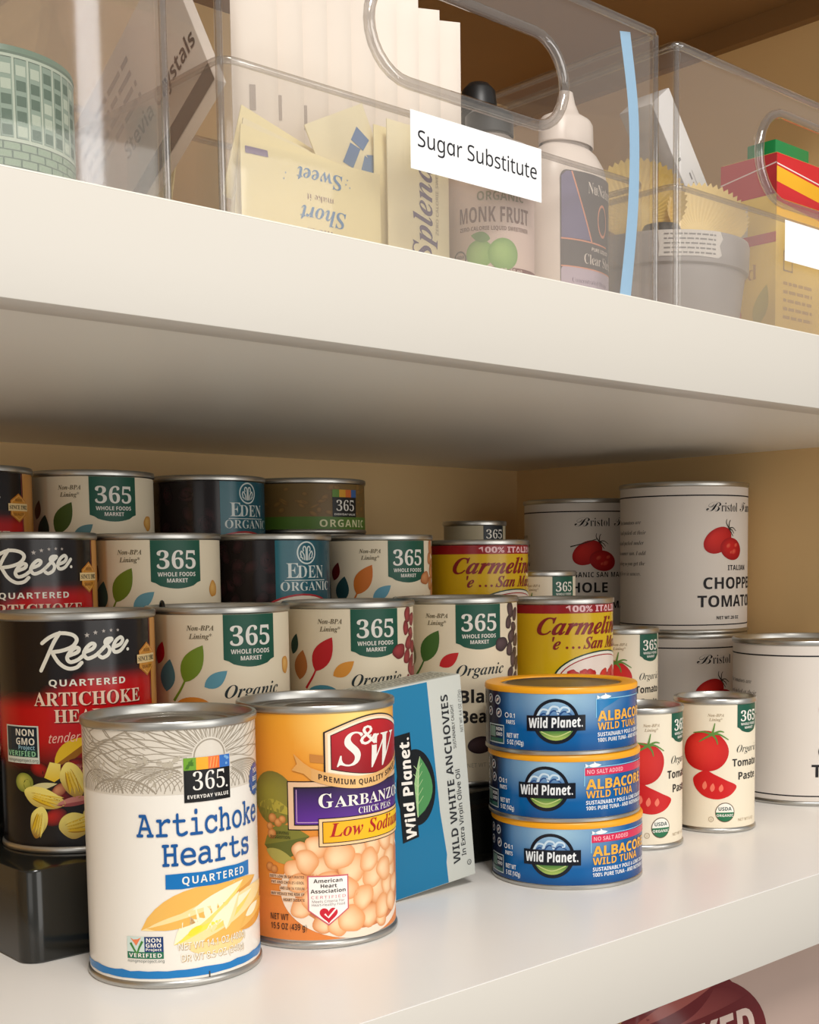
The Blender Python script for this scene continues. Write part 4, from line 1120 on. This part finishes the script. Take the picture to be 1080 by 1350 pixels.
def bin_box(x0, x1, y0, y1, hgt, label, ledge, hole=None):
    """a clear plastic bin: walls with a cut out handle, rolled rim, stepped lower wall"""
    root = empty('clear_bin', (x0, y0, ZS), label, 'storage bin', 'clear storage bins on the upper shelf')
    w, d, t, r = x1-x0, y1-y0, 2.0, 5.0
    # side and back walls, bottom: an open band of outline from front right round the back to front left
    o = rrect(0, w, 0, d, r); i_ = rrect(t, w-t, t, d-t, r-t)
    seq = list(range(21, 28)); seq = [21+k for k in range(7)]+list(range(0, 21))
    # order: right front fillet -> right back -> left back -> left front fillet
    n = len(seq); v, f = [], []
    for k in seq:
        v += [(*o[k], 0), (*o[k], hgt), (*i_[k], 0), (*i_[k], hgt)]
    for j in range(n-1):
        a, b = 4*j, 4*(j+1)
        f += [(a, b, b+1, a+1), (b+2, a+2, a+3, b+3), (a+1, b+1, b+3, a+3), (a, a+2, b+2, b)]
    b0 = len(v); v += [(*p, 0.0) for p in o]+[(*p, t) for p in i_]
    m_ = len(o); f += [tuple(b0+k for k in range(m_-1, -1, -1)), tuple(b0+m_+k for k in range(m_))]
    # front wall, with the handle hole
    fx0, fx1 = r, w-r
    holes = []
    if hole:
        hx0, hx1, hz0, hz1 = hole; rr = (hz1-hz0)/2; cz = (hz0+hz1)/2
        holes = [(hx1-rr+rr*math.cos(a), cz+rr*math.sin(a)) for a in [-PI/2+PI*k/14 for k in range(15)]]
        holes += [(hx0+rr+rr*math.cos(a), cz+rr*math.sin(a)) for a in [PI/2+PI*k/14 for k in range(15)]]
    loops = [[(fx0, 0), (fx1, 0), (fx1, hgt), (fx0, hgt)]]+([holes[::-1]] if holes else [])
    flatp = [p for l in loops for p in l]
    tr = geometry.tessellate_polygon([[Vector((a, b, 0)) for a, b in l] for l in loops])
    c0 = len(v); v += [(a, 0.0, b) for a, b in flatp]; c1 = len(v); v += [(a, t, b) for a, b in flatp]
    for q in tr:
        f.append(tuple(c0+k for k in q)); f.append(tuple(c1+k for k in reversed(q)))
    f.append((c0+2, c0+3, c1+3, c1+2))
    if holes:
        nh = len(holes)
        for k in range(nh):
            l = (k+1) % nh; f.append((c0+4+k, c0+4+l, c1+4+l, c1+4+k))
    mesh('bin_wall', v, f, CLEAR, root, smooth=35)
    for cx in (.9, w-.9): tube('corner_edge', [(cx, .9, 1), (cx, .9, hgt-1)], 1.5, CLEAR_RIM, root, n=8)
    tube('rim', [(a, b, hgt) for a, b in rrect(.6, w-.6, .6, d-.6, r-.6)], 2.0, CLEAR_RIM, root, closed=True, n=10)
    if holes: tube('handle_edge', [(a, t/2, b) for a, b in holes], 2.5, CLEAR_RIM, root, closed=True, n=10)
    if ledge:
        a_, b_ = rrect(4.5, w-4.5, 4.5, d-4.5, 4.5), rrect(6.0, w-6.0, 6.0, d-6.0, 3)
        ring_solid('inner_wall', a_, b_, t+.05, ledge, CLEAR, root)
        tube('ledge', [(a, b, ledge) for a, b in rrect(5, w-5, 5, d-5, 6)], 1.5, CLEAR_RIM, root, closed=True, n=8)
    return root
bA = bin_box(44.0, 299.0, 12, 300, 132.6, 'clear bin with the printed name label, holding yellow packets and bottles', 60.0, (71.5, 187.0, 70.5, 111.0))
bB = bin_box(306.0, 561.0, 6, 300, 128.0, 'clear bin at the right holding a grey tub and a tea carton', 62.0, (73.5, 187.0, 68.5, 116.0))
bC = bin_box(-232.0, 23.0, 12, 300, 132.6, 'clear bin at the left frame edge holding a green tin', None, None)
# name label and blue tape on the bins
a = Art(); a.rect(0, 78.5, 0, 23.6, C(246, 246, 246), 0)
a.text('Sugɑr Substitute', 4.0, 9.6, 6.6, C(34, 34, 40), 1, 'sans', u1=75.4, bold=.002)
flat('name_label', a, (91.7, 0, 36.4), (1, 0, 0), (0, 0, 1), MATTE, bA)
a = Art(); a.rect(0, 70, 0, 22, C(246, 246, 246), 0)
flat('name_label', a, (97.5, 0, 38.0), (1, 0, 0), (0, 0, 1), MATTE, bB)
a = Art()
a.line([(232.5, 2.2), (238.8, 49), (239.0, 91), (232.4, 128.5)], [8.4, 7.4, 8.0], C(150, 196, 232), 0, smooth=8)
o = flat('blue_tape', a, (0, 2.6, 0), (1, 0, 0), (0, 0, 1), MATTE, bA); o['label'] = 'pale blue tape strip'

# ------------------------------------------------------------------ what the middle bin holds
FLOOR = ZS+2.25
def pillow(name, w, h, t, loc, rot, art, base, label, cat, group, m=PAPER, crimp=True, part='print'):
    """a filled paper sachet standing on edge; its face looks along -Y before turning"""
    def bulge(u, v):
        a, b = u/w*2-1, v/h*2-1
        return t/2*max(0, (1-abs(a)**4))*max(0, (1-abs(b)**3.0))+.25
    nx, nz = 14, 12
    vs, fs = [], []
    for sgn in (-1, 1):
        for j in range(nz+1):
            for i in range(nx+1):
                u, v = w*i/nx, h*j/nz
                vs.append((u-w/2, sgn*bulge(u, v), v))
    q = (nx+1)*(nz+1)
    for j in range(nz):
        for i in range(nx):
            k = j*(nx+1)+i
            fs += [(k, k+1, k+nx+2, k+nx+1), (q+k+1, q+k, q+k+nx+1, q+k+nx+2)]
    for i in range(nx):
        fs += [(i+1, i, q+i, q+i+1), (nz*(nx+1)+i, nz*(nx+1)+i+1, q+nz*(nx+1)+i+1, q+nz*(nx+1)+i)]
    for j in range(nz):
        k = j*(nx+1); fs += [(k, k+nx+1, q+k+nx+1, q+k), (k+nx+1+nx, k+nx, q+k+nx, q+k+nx+1+nx)]
    o = mesh(name, vs, fs, base, None, smooth=50)
    o.location = Vector(loc)*S; o.rotation_euler = rot
    tag(o, label, cat, group)
    if art and art.p:
        def fn(u, v, off):
            p = (u-w/2, -bulge(u, v)-off, v); e = .5
            n = Vector((-(bulge(u+e, v)-bulge(u-e, v)), -1, -(bulge(u, v+e)-bulge(u, v-e)))).normalized()
            return p, (n.x, n.y, n.z)
        printed(part, art, fn, m, o, 5.0, 4.0, None, .12, .06)
    return o
PACK = mat('yellow_paper', C(248, 234, 184), 0.5, noise=.02, nscale=60, bump=.15, bscale=260)
PACK2 = mat('pale_yellow_paper', C(246, 234, 196), 0.5, noise=.02, nscale=60, bump=.15, bscale=260)
blp = C(92, 138, 190)
G8 = 'yellow sweetener packets in the middle bin'
a = Art()
w, h = 71.5, 39.5                                               # printed upside down
T_ = lambda s, cu, cv, hh, c, st, wd, **k: a.text(s, cu+wd/2, cv, hh, c, 1, st, u1=cu+wd/2+wd, rot=180, **k)
T_('Sweet', 37.5, 34.0, 6.2, blp, 'serifbi', 24); T_('Short', 38.5, 18.6, 6.4, blp, 'serifbi', 24)
T_('make it', 37, 23.6, 2.6, C(150, 120, 110), 'serifb', 14, bold=-.01); T_('life is', 37, 10.2, 2.6, C(150, 120, 110), 'serifb', 13, bold=-.01)
a.rect(2.0, 12.4, 34.6, 37.4, C(130, 112, 150), 1)
for (u, v) in ((20, 30), (19, 27.5), (52, 33), (51, 31), (53, 30)): a.ell(u, v, .35, .35, blp, 1, n=6)
pillow('sweetener_packet', w, h, 5, (108.2, 42, FLOOR), (0, 0, 0), a, PACK, 'yellow packet at the front of the bin, printed upside down in blue', 'packet', G8)
for k, (x, y, zz, r_, m_, lab) in enumerate(((109.5, 47.6, 0.3, .12, PACK, 'yellow packet tilted just behind the upside down one'), (112, 53.0, 0.5, .19, PACK2, 'pale yellow packet tilted second behind the upside down one'),
                                (112, 58.6, 2.2, .28, PACK, 'yellow packet tilted most, rearmost of those behind the upside down one'))):
    b_ = Art()
    o = pillow('sweetener_packet', w, h, 4.4, (x, y, FLOOR), (-.02, r_, 0), b_, m_, lab, 'packet', G8)
    o.location.z = (FLOOR+zz+w/2*math.sin(r_))*S; o.location.x = (x-(h/2)*math.sin(r_)*.6)*S
b_ = Art()
for P in ([(8, 20), (16, 26), (20, 22), (12, 16)], [(17, 27), (23, 31), (27, 24), (21, 21)], [(16, 14), (21, 19), (25, 14), (20, 9)], [(22, 19), (29, 17), (29, 10), (24, 9)]):
    b_.poly([(u+3, v+23) for u, v in P], lambda u, v: lerp(C(116, 150, 190), C(80, 120, 176), (v-31)/16), 1)
o = pillow('sweetener_packet', 35, 62, 4.6, (140.5, 50.0, FLOOR+8.4), (0, -.47, 0), b_, PACK2, 'yellow packet with a blue leaf mark, tilted above the others', 'packet', G8)
o.location.x = (141.5)*S; o.rotation_euler = (0, -.47, 0)
o.location = (0.1545, .0512, (FLOOR+8.2)*S)
a = Art(); pu = C(92, 74, 116)
a.text('Splenda', 23.5, 5.0, 11.0, pu, 1, 'serifbi', u1=23.5+50, rot=90, slant=.04)
a.text('ZERO CALORIE SWEETENER', 27.4, 18, 1.7, C(150, 136, 120), 1, 'sans', u1=27.4+36, rot=90)
pillow('sweetener_packet', 36, 63.5, 5, (165.0, 40.5, FLOOR), (0, 0, 0), a, PACK2, 'yellow packet standing upright with purple lettering up its side', 'packet', G8)
for k, (x, y, lab) in enumerate(((162.5, 46.4, 'yellow packet directly behind the one with purple lettering'), (168.5, 52.0, 'yellow packet second behind the one with purple lettering'))):
    pillow('sweetener_packet', 36, 62+k, 4.4, (x, y, FLOOR), (0, 0, 0), None, PACK, lab, 'packet', G8)
# packets by the bin's left wall, facing the gap
for k, (y, zr, r_, w_, h_, m_, lab) in enumerate(((104, .0, .30, 62, 40, PACK, 'yellow packet against the left wall of the middle bin, lettering showing'), (132, .3, -.5, 60, 38, PACK2, 'yellow packet leaning back along the left wall of the middle bin'),
                                          (160, .2, .62, 56, 38, PACK, 'yellow packet farthest back along the left wall of the middle bin'))):
    b_ = Art()
    if k == 0: b_.text('Splenda', 30, 5, 9, C(60, 44, 50), 1, 'serifbi', u1=60)
    o = pillow('sweetener_packet', w_, h_, 4.4, (57+5.4*k, y, FLOOR), (0, 0, 0), b_, m_, lab, 'packet', G8)
    o.rotation_euler = Matrix.Rotation(-PI/2, 3, 'Z').to_euler()
    o.rotation_euler = (Matrix.Rotation(-PI/2, 3, 'Z') @ Matrix.Rotation(r_, 3, 'Y')).to_euler()
    o.location.z = (FLOOR+.3+w_/2*abs(math.sin(r_)))*S
# white sticks of sweetener standing at the back left
STICK = mat('white_stick_paper', C(238, 226, 214), 0.55, bump=.2, bscale=120)
G9 = 'white sweetener sticks in the middle bin'
names_ = ('leftmost', 'second from left', 'third from left', 'fourth from left', 'middle one', 'fourth from right', 'third from right', 'second from right', 'rightmost')
for k in range(9):
    b_ = Art()
    zz = 72-k*1.2
    if k < 6: b_.rect(7.0, 9.6, zz-8.5, zz+2, C(176, 162, 152), 1)
    else: b_.rect(5.0, 12.0, zz-2, zz+1, C(166, 152, 144), 1)
    pillow('sweetener_stick', 19.5, 128+(k*7) % 9, 4.6, (101+k*13.4, 72.0, FLOOR), (0, 0, -.48), b_, STICK,
           'white sweetener stick, %s of the row behind the yellow packets' % names_[k], 'packet', G9)

# dropper bottles
GREYP = mat('frosted_grey_glass', C(170, 158, 150), 0.25, spec=.6)
BLACKR = mat('black_rubber', C(24, 23, 23), 0.42)
def dropper(x, y, R, hb, label, art, base, htop):
    root = empty('dropper_bottle', (x, y, FLOOR), label, 'bottle', 'dropper bottles in the middle bin')
    lathe('bottle', [(0.02, 0), (R-2, 0), (R, 2), (R, hb-7), (R-1.5, hb-3), (R*.62, hb), (R*.45, hb+3), (R*.45, hb+6), (0.02, hb+6)], GREYP, root, n=64)
    lathe('cap', [(R*.5, hb+3), (R*.55, hb+3.2), (R*.55, hb+12), (R*.46, hb+13.5), (8.6, hb+14.0), (9.4, htop-12), (8.4, htop-4), (5.4, htop-.8), (0.02, htop)], BLACKR, root, n=48)
    if art: sleeve(art, R+.15, 3, hb-9, phi_of(x, y), base, PAPER, root, nu=64)
a = Art(); br = C(122, 84, 76)
a.text('ORGANIC', -6, 35.2, 4.0, C(140, 136, 110), 1, 'sansb', u1=17); a.text('MONK FRUIT', -15, 25.6, 6.8, br, 1, 'sansb', u1=20.5)
a.text('ZERO-CALORIE LIQUID SWEETENER', -15, 22.0, 1.8, br, 1, 'sansb', u1=20)
a.ell(-5, 11.6, 6.6, 6.2, C(170, 206, 126), 1, edge=C(130, 176, 88)); a.ell(6, 11.4, 7.2, 7.2, C(166, 204, 120), 2, edge=C(120, 166, 80)); a.leaf((0, 18), (-9, 20), 2.4, C(120, 160, 90), 3)
n_ = 24
for i in range(n_):
    p, q = 2*PI*i/n_, 2*PI*(i+1)/n_
    a.tri([(-15.4+r*math.cos(t), 10+r*math.sin(t)) for r, t in ((3.2, p), (3.9, p), (3.9, q), (3.2, q))], [C(110, 96, 88)]*4, 1)
a.text('USDA', -15.4, 10.2, 1.5, C(110, 96, 88), 2, 'sansb', align='c'); a.rect(-18, -12.8, 7.4, 9, C(110, 96, 88), 2)
a.rect(-66, 66, 2.9, 5.6, C(120, 62, 62), 2); a.text('2 FL. OZ. (59 ml)', -1, 3.4, 1.7, C(236, 214, 206), 3, 'sansb', u1=16)
dropper(210.5, 41.5, 20.5, 66, 'small dropper bottle with pinkish fruit label and black cap', a, C(228, 204, 196), 82)
dropper(241.0, 80.0, 17.0, 84, 'taller dropper bottle with a round black bulb, behind the fruit label one', None, None, 111)
# white squeeze bottle
root = empty('squeeze_bottle', (265.3, 43, FLOOR), 'white squeeze bottle with dark purple label, beside the blue tape strip', 'bottle')
WPL = mat('white_plastic', C(240, 226, 216), 0.32, spec=.5)
ey = 16/26.0
lathe('bottle', [(0.02, 0), (22.5, 0), (25.2, 1.5), (26, 4), (26, 52), (25.4, 60), (23.2, 67), (19, 72.5), (14.5, 75.5), (14.5, 79), (0.02, 79)], WPL, root, n=72, sy=ey)
lathe('cap', [(15.6, 76.0), (16, 76.4), (15.6, 87), (14.2, 89), (8, 92), (5.4, 97), (4.0, 102.5), (0.02, 102.8)], WPL, root, n=56, sy=.72)
a = Art()
def nu_base(): pass
dk = C(92, 84, 86); pp = C(120, 112, 150); og = C(236, 160, 130)
a.rect(-16, 40, 4, 60, dk, 0, ru=4)
a.poly([(-15.2, 28), (-15.2, 57), (-12, 59.4), (-8.6, 59.4), (4.5, 28)], pp, 1)
a.line([(-8.6, 59.6), (5, 27.6)], .9, og, 2); a.line([(-15.6, 27.6), (20, 27.0)], .7, og, 2)
a.rect(-15.6, 39, 4.4, 14.4, C(202, 186, 204), 1, ru=2); a.line([(-15.6, 14.6), (30, 14.0)], .6, og, 2)
a.text('NuNaturals', 2.4, 50.6, 5.4, C(240, 226, 216), 2, 'serifb', u1=34, bold=-.01); a.text('PURE LIQUID', 5, 23.4, 1.7, C(240, 226, 216), 2, 'sansb', u1=22)
a.text('Clear Stevia', -.6, 16.8, 4.8, C(240, 226, 216), 2, 'serifb', u1=30, bold=-.01); a.text('Concentrated Drops', -8.6, 7.2, 2.2, C(120, 100, 130), 2, 'serifb', u1=20, bold=-.014)
n_ = 24
for i in range(n_):
    p, q = 2*PI*i/n_, 2*PI*(i+1)/n_
    a.tri([(15+r*.8*math.cos(t), 39+r*1.3*math.sin(t)) for r, t in ((5.2, p), (6.2, p), (6.2, q), (5.2, q))], [og]*4, 2)
def ellip(u, v, off):
    # the label follows the oval wall; u runs along it from the front
    A_, B_ = 26.0, 16.0; th = -PI/2-.16+u/27.5
    # keep equal steps along the flat face readable
    p = (A_*math.cos(th), B_*math.sin(th)); n = Vector((math.cos(th)/A_, math.sin(th)/B_, 0)).normalized()
    return (p[0]+n.x*off, p[1]+n.y*off, v), (n.x, n.y, 0)
printed('label', a, ellip, PAPER, root, 2.0, None, None, .15, .06)
# white carton seen through the left wall
root = empty('stevia_carton', (50.6, 18, FLOOR+66), 'white carton with a dark lower edge, tilted behind the left wall of the middle bin', 'carton')
dvec = Vector((0, .86, -.51)).normalized(); nvec = Vector((0, .51, .86)).normalized()
# its low corner rests on the bin floor
L_ = 102.0
root.matrix_world = Matrix.Translation(Vector((50.8, 25, FLOOR+.4+L_*.51))*S) @ Matrix(((1, 0, 0, 0), (0, dvec.y, nvec.y, 0), (0, dvec.z, nvec.z, 0), (0, 0, 0, 1)))
box('carton', 0, 5.2, 0, L_, 0, 66, mat('white_card', C(226, 214, 204), .5), root, bev=.5)
a = Art()
for k in range(4): a.greek(10, 60, 34+6.5*k, 4.2, C(120, 100, 100), 1, seed=k)
a.text('Stevia Crystals', 38, 21, 7.5, C(84, 66, 66), 1, 'sansb', u1=100)
a.rect(0, L_, .2, 8.5, C(52, 44, 42), 1)
flat('print', a, (0, L_, 0), (0, -1, 0), (0, 0, 1), PAPER, root, nrm=(-1, 0, 0))

# ------------------------------------------------------------------ what the right bin holds
ZB = FLOOR
root = empty('grey_tub', (397, 86, ZB), 'grey plastic tub with a torn white label in the right bin', 'tub')
GREYT = mat('grey_tub_plastic', C(176, 170, 170), .4)
lathe('tub', [(0.02, 0), (42, 0), (44, 2), (48.5, 36), (50.2, 37), (50.6, 38.5), (51, 52), (50.4, 54), (49.2, 54), (48.6, 52), (46.6, 36), (42, 3), (0.02, 2.6)], GREYT, root, n=96)
a = Art()
tp = [(-2, 39.6), (-1.4, 45), (-2.6, 53.6), (34, 53.8), (36, 50), (33.6, 46), (35.4, 41), (33, 39.2), (20, 39.8)]
a.poly(tp, C(232, 226, 222), 0)
for k in range(5): a.greek(1, 31, 41+2.5*k, 1.5, C(150, 146, 146), 1, seed=k)
def tubl(u, v, off):
    an = phi_of(397, 86)+u/49.8; n = (math.cos(an), math.sin(an), 0)
    R = 50.6+(v-38.5)*.03
    return ((R+off)*n[0], (R+off)*n[1], v), n
printed('torn_label', a, tubl, MATTE, root, 3, None, None, .3, .06)
# fluted paper baking cups resting in the tub
FILT = mat('gold_fluted_paper', C(226, 196, 104), .5); FILT2 = mat('pale_fluted_paper', C(236, 212, 150), .55)
def fluted(loc, R, tilt, m, label):
    n, rings = 44, 7; v, f = [], []
    for j in range(rings+1):
        t = j/rings
        r = R*(.28+.72*t)
        for k in range(n*2):
            a_ = 2*PI*k/(n*2); am = (1 if k % 2 else -1)*2.0*t
            v.append(((r+am*.3)*math.cos(a_), (r+am*.3)*math.sin(a_), 15*t*t+am*.5))
    for j in range(rings):
        for k in range(n*2):
            l = (k+1) % (n*2); f.append((j*2*n+k, j*2*n+l, (j+1)*2*n+l, (j+1)*2*n+k))
    f.append(tuple(range(2*n-1, -1, -1)))
    o = mesh('paper_baking_cup', v, f, m, None)
    o.location = Vector(loc)*S; o.rotation_euler = tilt
    return tag(o, label, 'paper cup', 'fluted paper cups in the grey tub')
fluted((378, 90, ZB+72), 27, (math.radians(70), 0, math.radians(-44)), FILT, 'golden fluted paper cup on its edge in the grey tub')
fluted((408, 66, ZB+62), 24, (math.radians(58), math.radians(8), math.radians(-40)), FILT2, 'paler fluted paper cup lower at the front of the grey tub')
o = lathe('black_stopper', [(0.02, 0), (14, 0), (15, 2), (14, 22), (10, 30), (0.02, 32)], BLACKR, None, (371, 66, ZB+30), n=40)
tag(o, 'black rounded stopper in the grey tub beside the fluted cups', 'stopper')
box_o = lambda *k, **q: box(*k, **q)
# white sleeve leaning behind the tub
o = box('white_carton', -11, 11, 0, 26, 0, 190, [mat('white_gloss_card', C(226, 224, 224), .35)], None, bev=.8)
top = Vector((405, 106, 449)); ang = math.radians(38.5)
o.rotation_euler = (0, -ang, 0); o.location = Vector((438+math.sin(ang)*180-6, 110, FLOOR+7.4))*S
tag(o, 'slim white carton leaning behind the grey tub', 'carton')
a = Art(); a.greek(3, 6, 150, 3, C(120, 116, 116), 1)
for k in range(9): a.rect(8.4, 9.6, 84+6.4*k, 88.6+6.4*k, C(120, 116, 118), 1)
a.rect(11.8, 12.2, 70, 140, C(170, 168, 168), 1)
flat('print', a, (-11, 0, 0), (1, 0, 0), (0, 0, 1), PAPER, o)
# tea carton
root = empty('tea_carton', (450, 42, ZB), 'yellow tea carton with red and orange striped top in the right bin', 'carton')
box('carton', 0, 82, 0, 40, 0, 112, mat('yellow_card', C(238, 200, 96), .45), root, bev=.6)
a = Art()
for z0, z1, c in ((104, 111.6, C(214, 40, 44)), (95, 104, C(250, 186, 40)), (84, 95, C(216, 44, 50)), (76, 84, C(250, 190, 50))):
    a.poly([(0, z0), (82, z0-8), (82, z1-(8 if z1 < 111 else 0)), (0, z1)], c, 0)
a.line([(0, 105.4), (82, 98)], .8, C(246, 226, 220), 1); a.line([(0, 8.6), (82, 8.6)], .8, C(246, 226, 220), 1)
a.rect(0, 82, .4, 8, C(206, 60, 70), 0); a.frame(8, 18, 44, 56, .8, C(180, 150, 110), 1)
for k in range(5): a.greek(8, 40, 36-5*k, 3, C(196, 158, 90), 1, seed=k)
flat('front_print', a, (0, 0, 0), (1, 0, 0), (0, 0, 1), PAPER, root)
a = Art()
a.rect(0, 40, 88, 111.6, C(196, 60, 66), 0); a.line([(0, 100), (40, 106)], .8, C(240, 210, 206), 1); a.rect(0, 40, .4, 10, C(206, 60, 70), 0)
a.rect(4, 20, 66, 84, C(226, 214, 196), 1); a.text('L', 8, 70, 9, C(110, 90, 80), 2, 'serifbi'); a.rect(0, 40, 60, 66, C(208, 90, 90), 0)
a.text('and', 6, 40, 9, C(196, 150, 84), 1, 'serifb', bold=-.01); a.leaf((26, 12), (34, 36), 5, C(200, 180, 90), 1); a.ell(10, 20, 6, 5, C(216, 140, 110), 1)
flat('side_print', a, (0, 40, 0), (0, -1, 0), (0, 0, 1), PAPER, root, nrm=(-1, 0, 0))
o = box('green_carton', 514, 554, 85, 107, ZB, ZB+143, mat('green_card', C(24, 128, 66), .45), None, bev=.8)
tag(o, 'green carton behind the tea carton in the right bin', 'carton')

# ------------------------------------------------------------------ what the left bin holds
root = empty('green_tin', (-22, 62, ZB), 'green tin printed with tall windows and a brick wall, in the left bin', 'tin')
tinR = 30.5
lathe('tin', [(0.02, 0), (tinR-1, 0), (tinR, 1), (tinR, 44), (tinR+.6, 45), (tinR+.2, 47), (tinR-2, 47.4), (0.02, 46.4)], mat('green_enamel', C(96, 124, 104), .35), root, n=96)
a = Art()
gl, dg, wl = C(176, 190, 172), C(52, 90, 70), C(120, 150, 130)
for k in range(-8, 9):
    u = k*5.2
    a.rect(u, u+4.2, 17, 43, C(128, 152, 136), 1); a.rect(u+4.2, u+5.0, 16, 44, gl, 2)
    rnd = random.Random(k+40)
    for j in range(5): a.rect(u+.4, u+3.8, 17.6+j*5, 21+j*5, gl if rnd.random() > .5 else dg, 2)
a.rect(-70, 70, 43.2, 44.2, gl, 3); a.rect(-70, 70, 15.6, 16.8, gl, 3)
for j in range(5):
    for k in range(-9, 9):
        a.rect(k*6+(3 if j % 2 else 0), k*6+5.4+(3 if j % 2 else 0), 2.2+2.7*j, 4.5+2.7*j, C(128, 152, 126), 1)
sleeve(a, tinR+.1, 1.5, 44.6, phi_of(-22, 62), dg, PAPER, root, nu=72)
root = empty('brown_paper_bag', (-46, 150, ZB), 'crumpled brown paper bag behind the green tin', 'bag')
bm = bmesh.new(); bmesh.ops.create_grid(bm, x_segments=1, y_segments=1, size=1); bm.free()
vs, fs = [], []
nb, nh = 40, 22
rnd = random.Random(4)
ph = [rnd.random()*6 for _ in range(8)]
for j in range(nh+1):
    for i in range(nb):
        a_ = 2*PI*i/nb; z = 118*j/nh
        k = 1+.05*math.sin(3*a_+z*.05+ph[0])+.04*math.sin(7*a_-z*.09+ph[1])+.03*math.sin(13*a_+z*.17)
        c_, s_ = math.cos(a_), math.sin(a_)
        ex = (abs(c_)**.55)*(1 if c_ > 0 else -1); ey_ = (abs(s_)**.55)*(1 if s_ > 0 else -1)
        vs.append((44*ex*k, 26*ey_*k*(1-.5*(j/nh)**2), z))
for j in range(nh):
    for i in range(nb):
        l = (i+1) % nb; fs.append((j*nb+i, j*nb+l, (j+1)*nb+l, (j+1)*nb+i))
fs.append(tuple(range(nb-1, -1, -1))); fs.append(tuple(nh*nb+i for i in range(nb)))
mesh('bag_body', vs, fs, mat('kraft_paper', C(166, 118, 82), .65, noise=.12, nscale=30), root, smooth=40)

# ------------------------------------------------------------------ bag on the shelf below
BAGM = mat('mauve_foil', C(178, 154, 142), .38, noise=.04, nscale=20)
b_ = Art()
dr, mr = C(98, 20, 24), C(140, 66, 62)
bo = Art()
bo.ell(42, 198, 61, 34, dr, 0, n=50); bo.ell(42, 198, 57, 30, mr, 1, n=50, edge=dr)
bo.poly([(62, 224), (70, 236), (82, 240), (88, 233), (80, 226), (86, 220)], dr, 2); bo.ell(72, 233, 5, 3, C(178, 130, 122), 3)
bo.leaf((2, 212), (70, 226), 7, C(150, 78, 70), 2, col2=dr); bo.poly([(-6, 186), (96, 186), (101, 206), (92, 214), (-6, 208)], dr, 3)
bo.text('BAKED', 4, 191, 17, C(208, 184, 172), 4, 'sansbi', u1=92, bold=.015)
bo.text('POTATO CHIPS', 10, 172, 8, C(90, 40, 40), 2, 'sansb', u1=84)
b_.p = [([(q[0]-5, q[1]+9, *q[2:]) for q in p], L) for p, L in bo.p]
o = pillow('snack_bag', 210, 250, 56, (420, 40, -302.7), (0, 0, 0), b_, BAGM, 'mauve bag with dark red emblem under the lower shelf', 'bag', None, m=GLOSS)
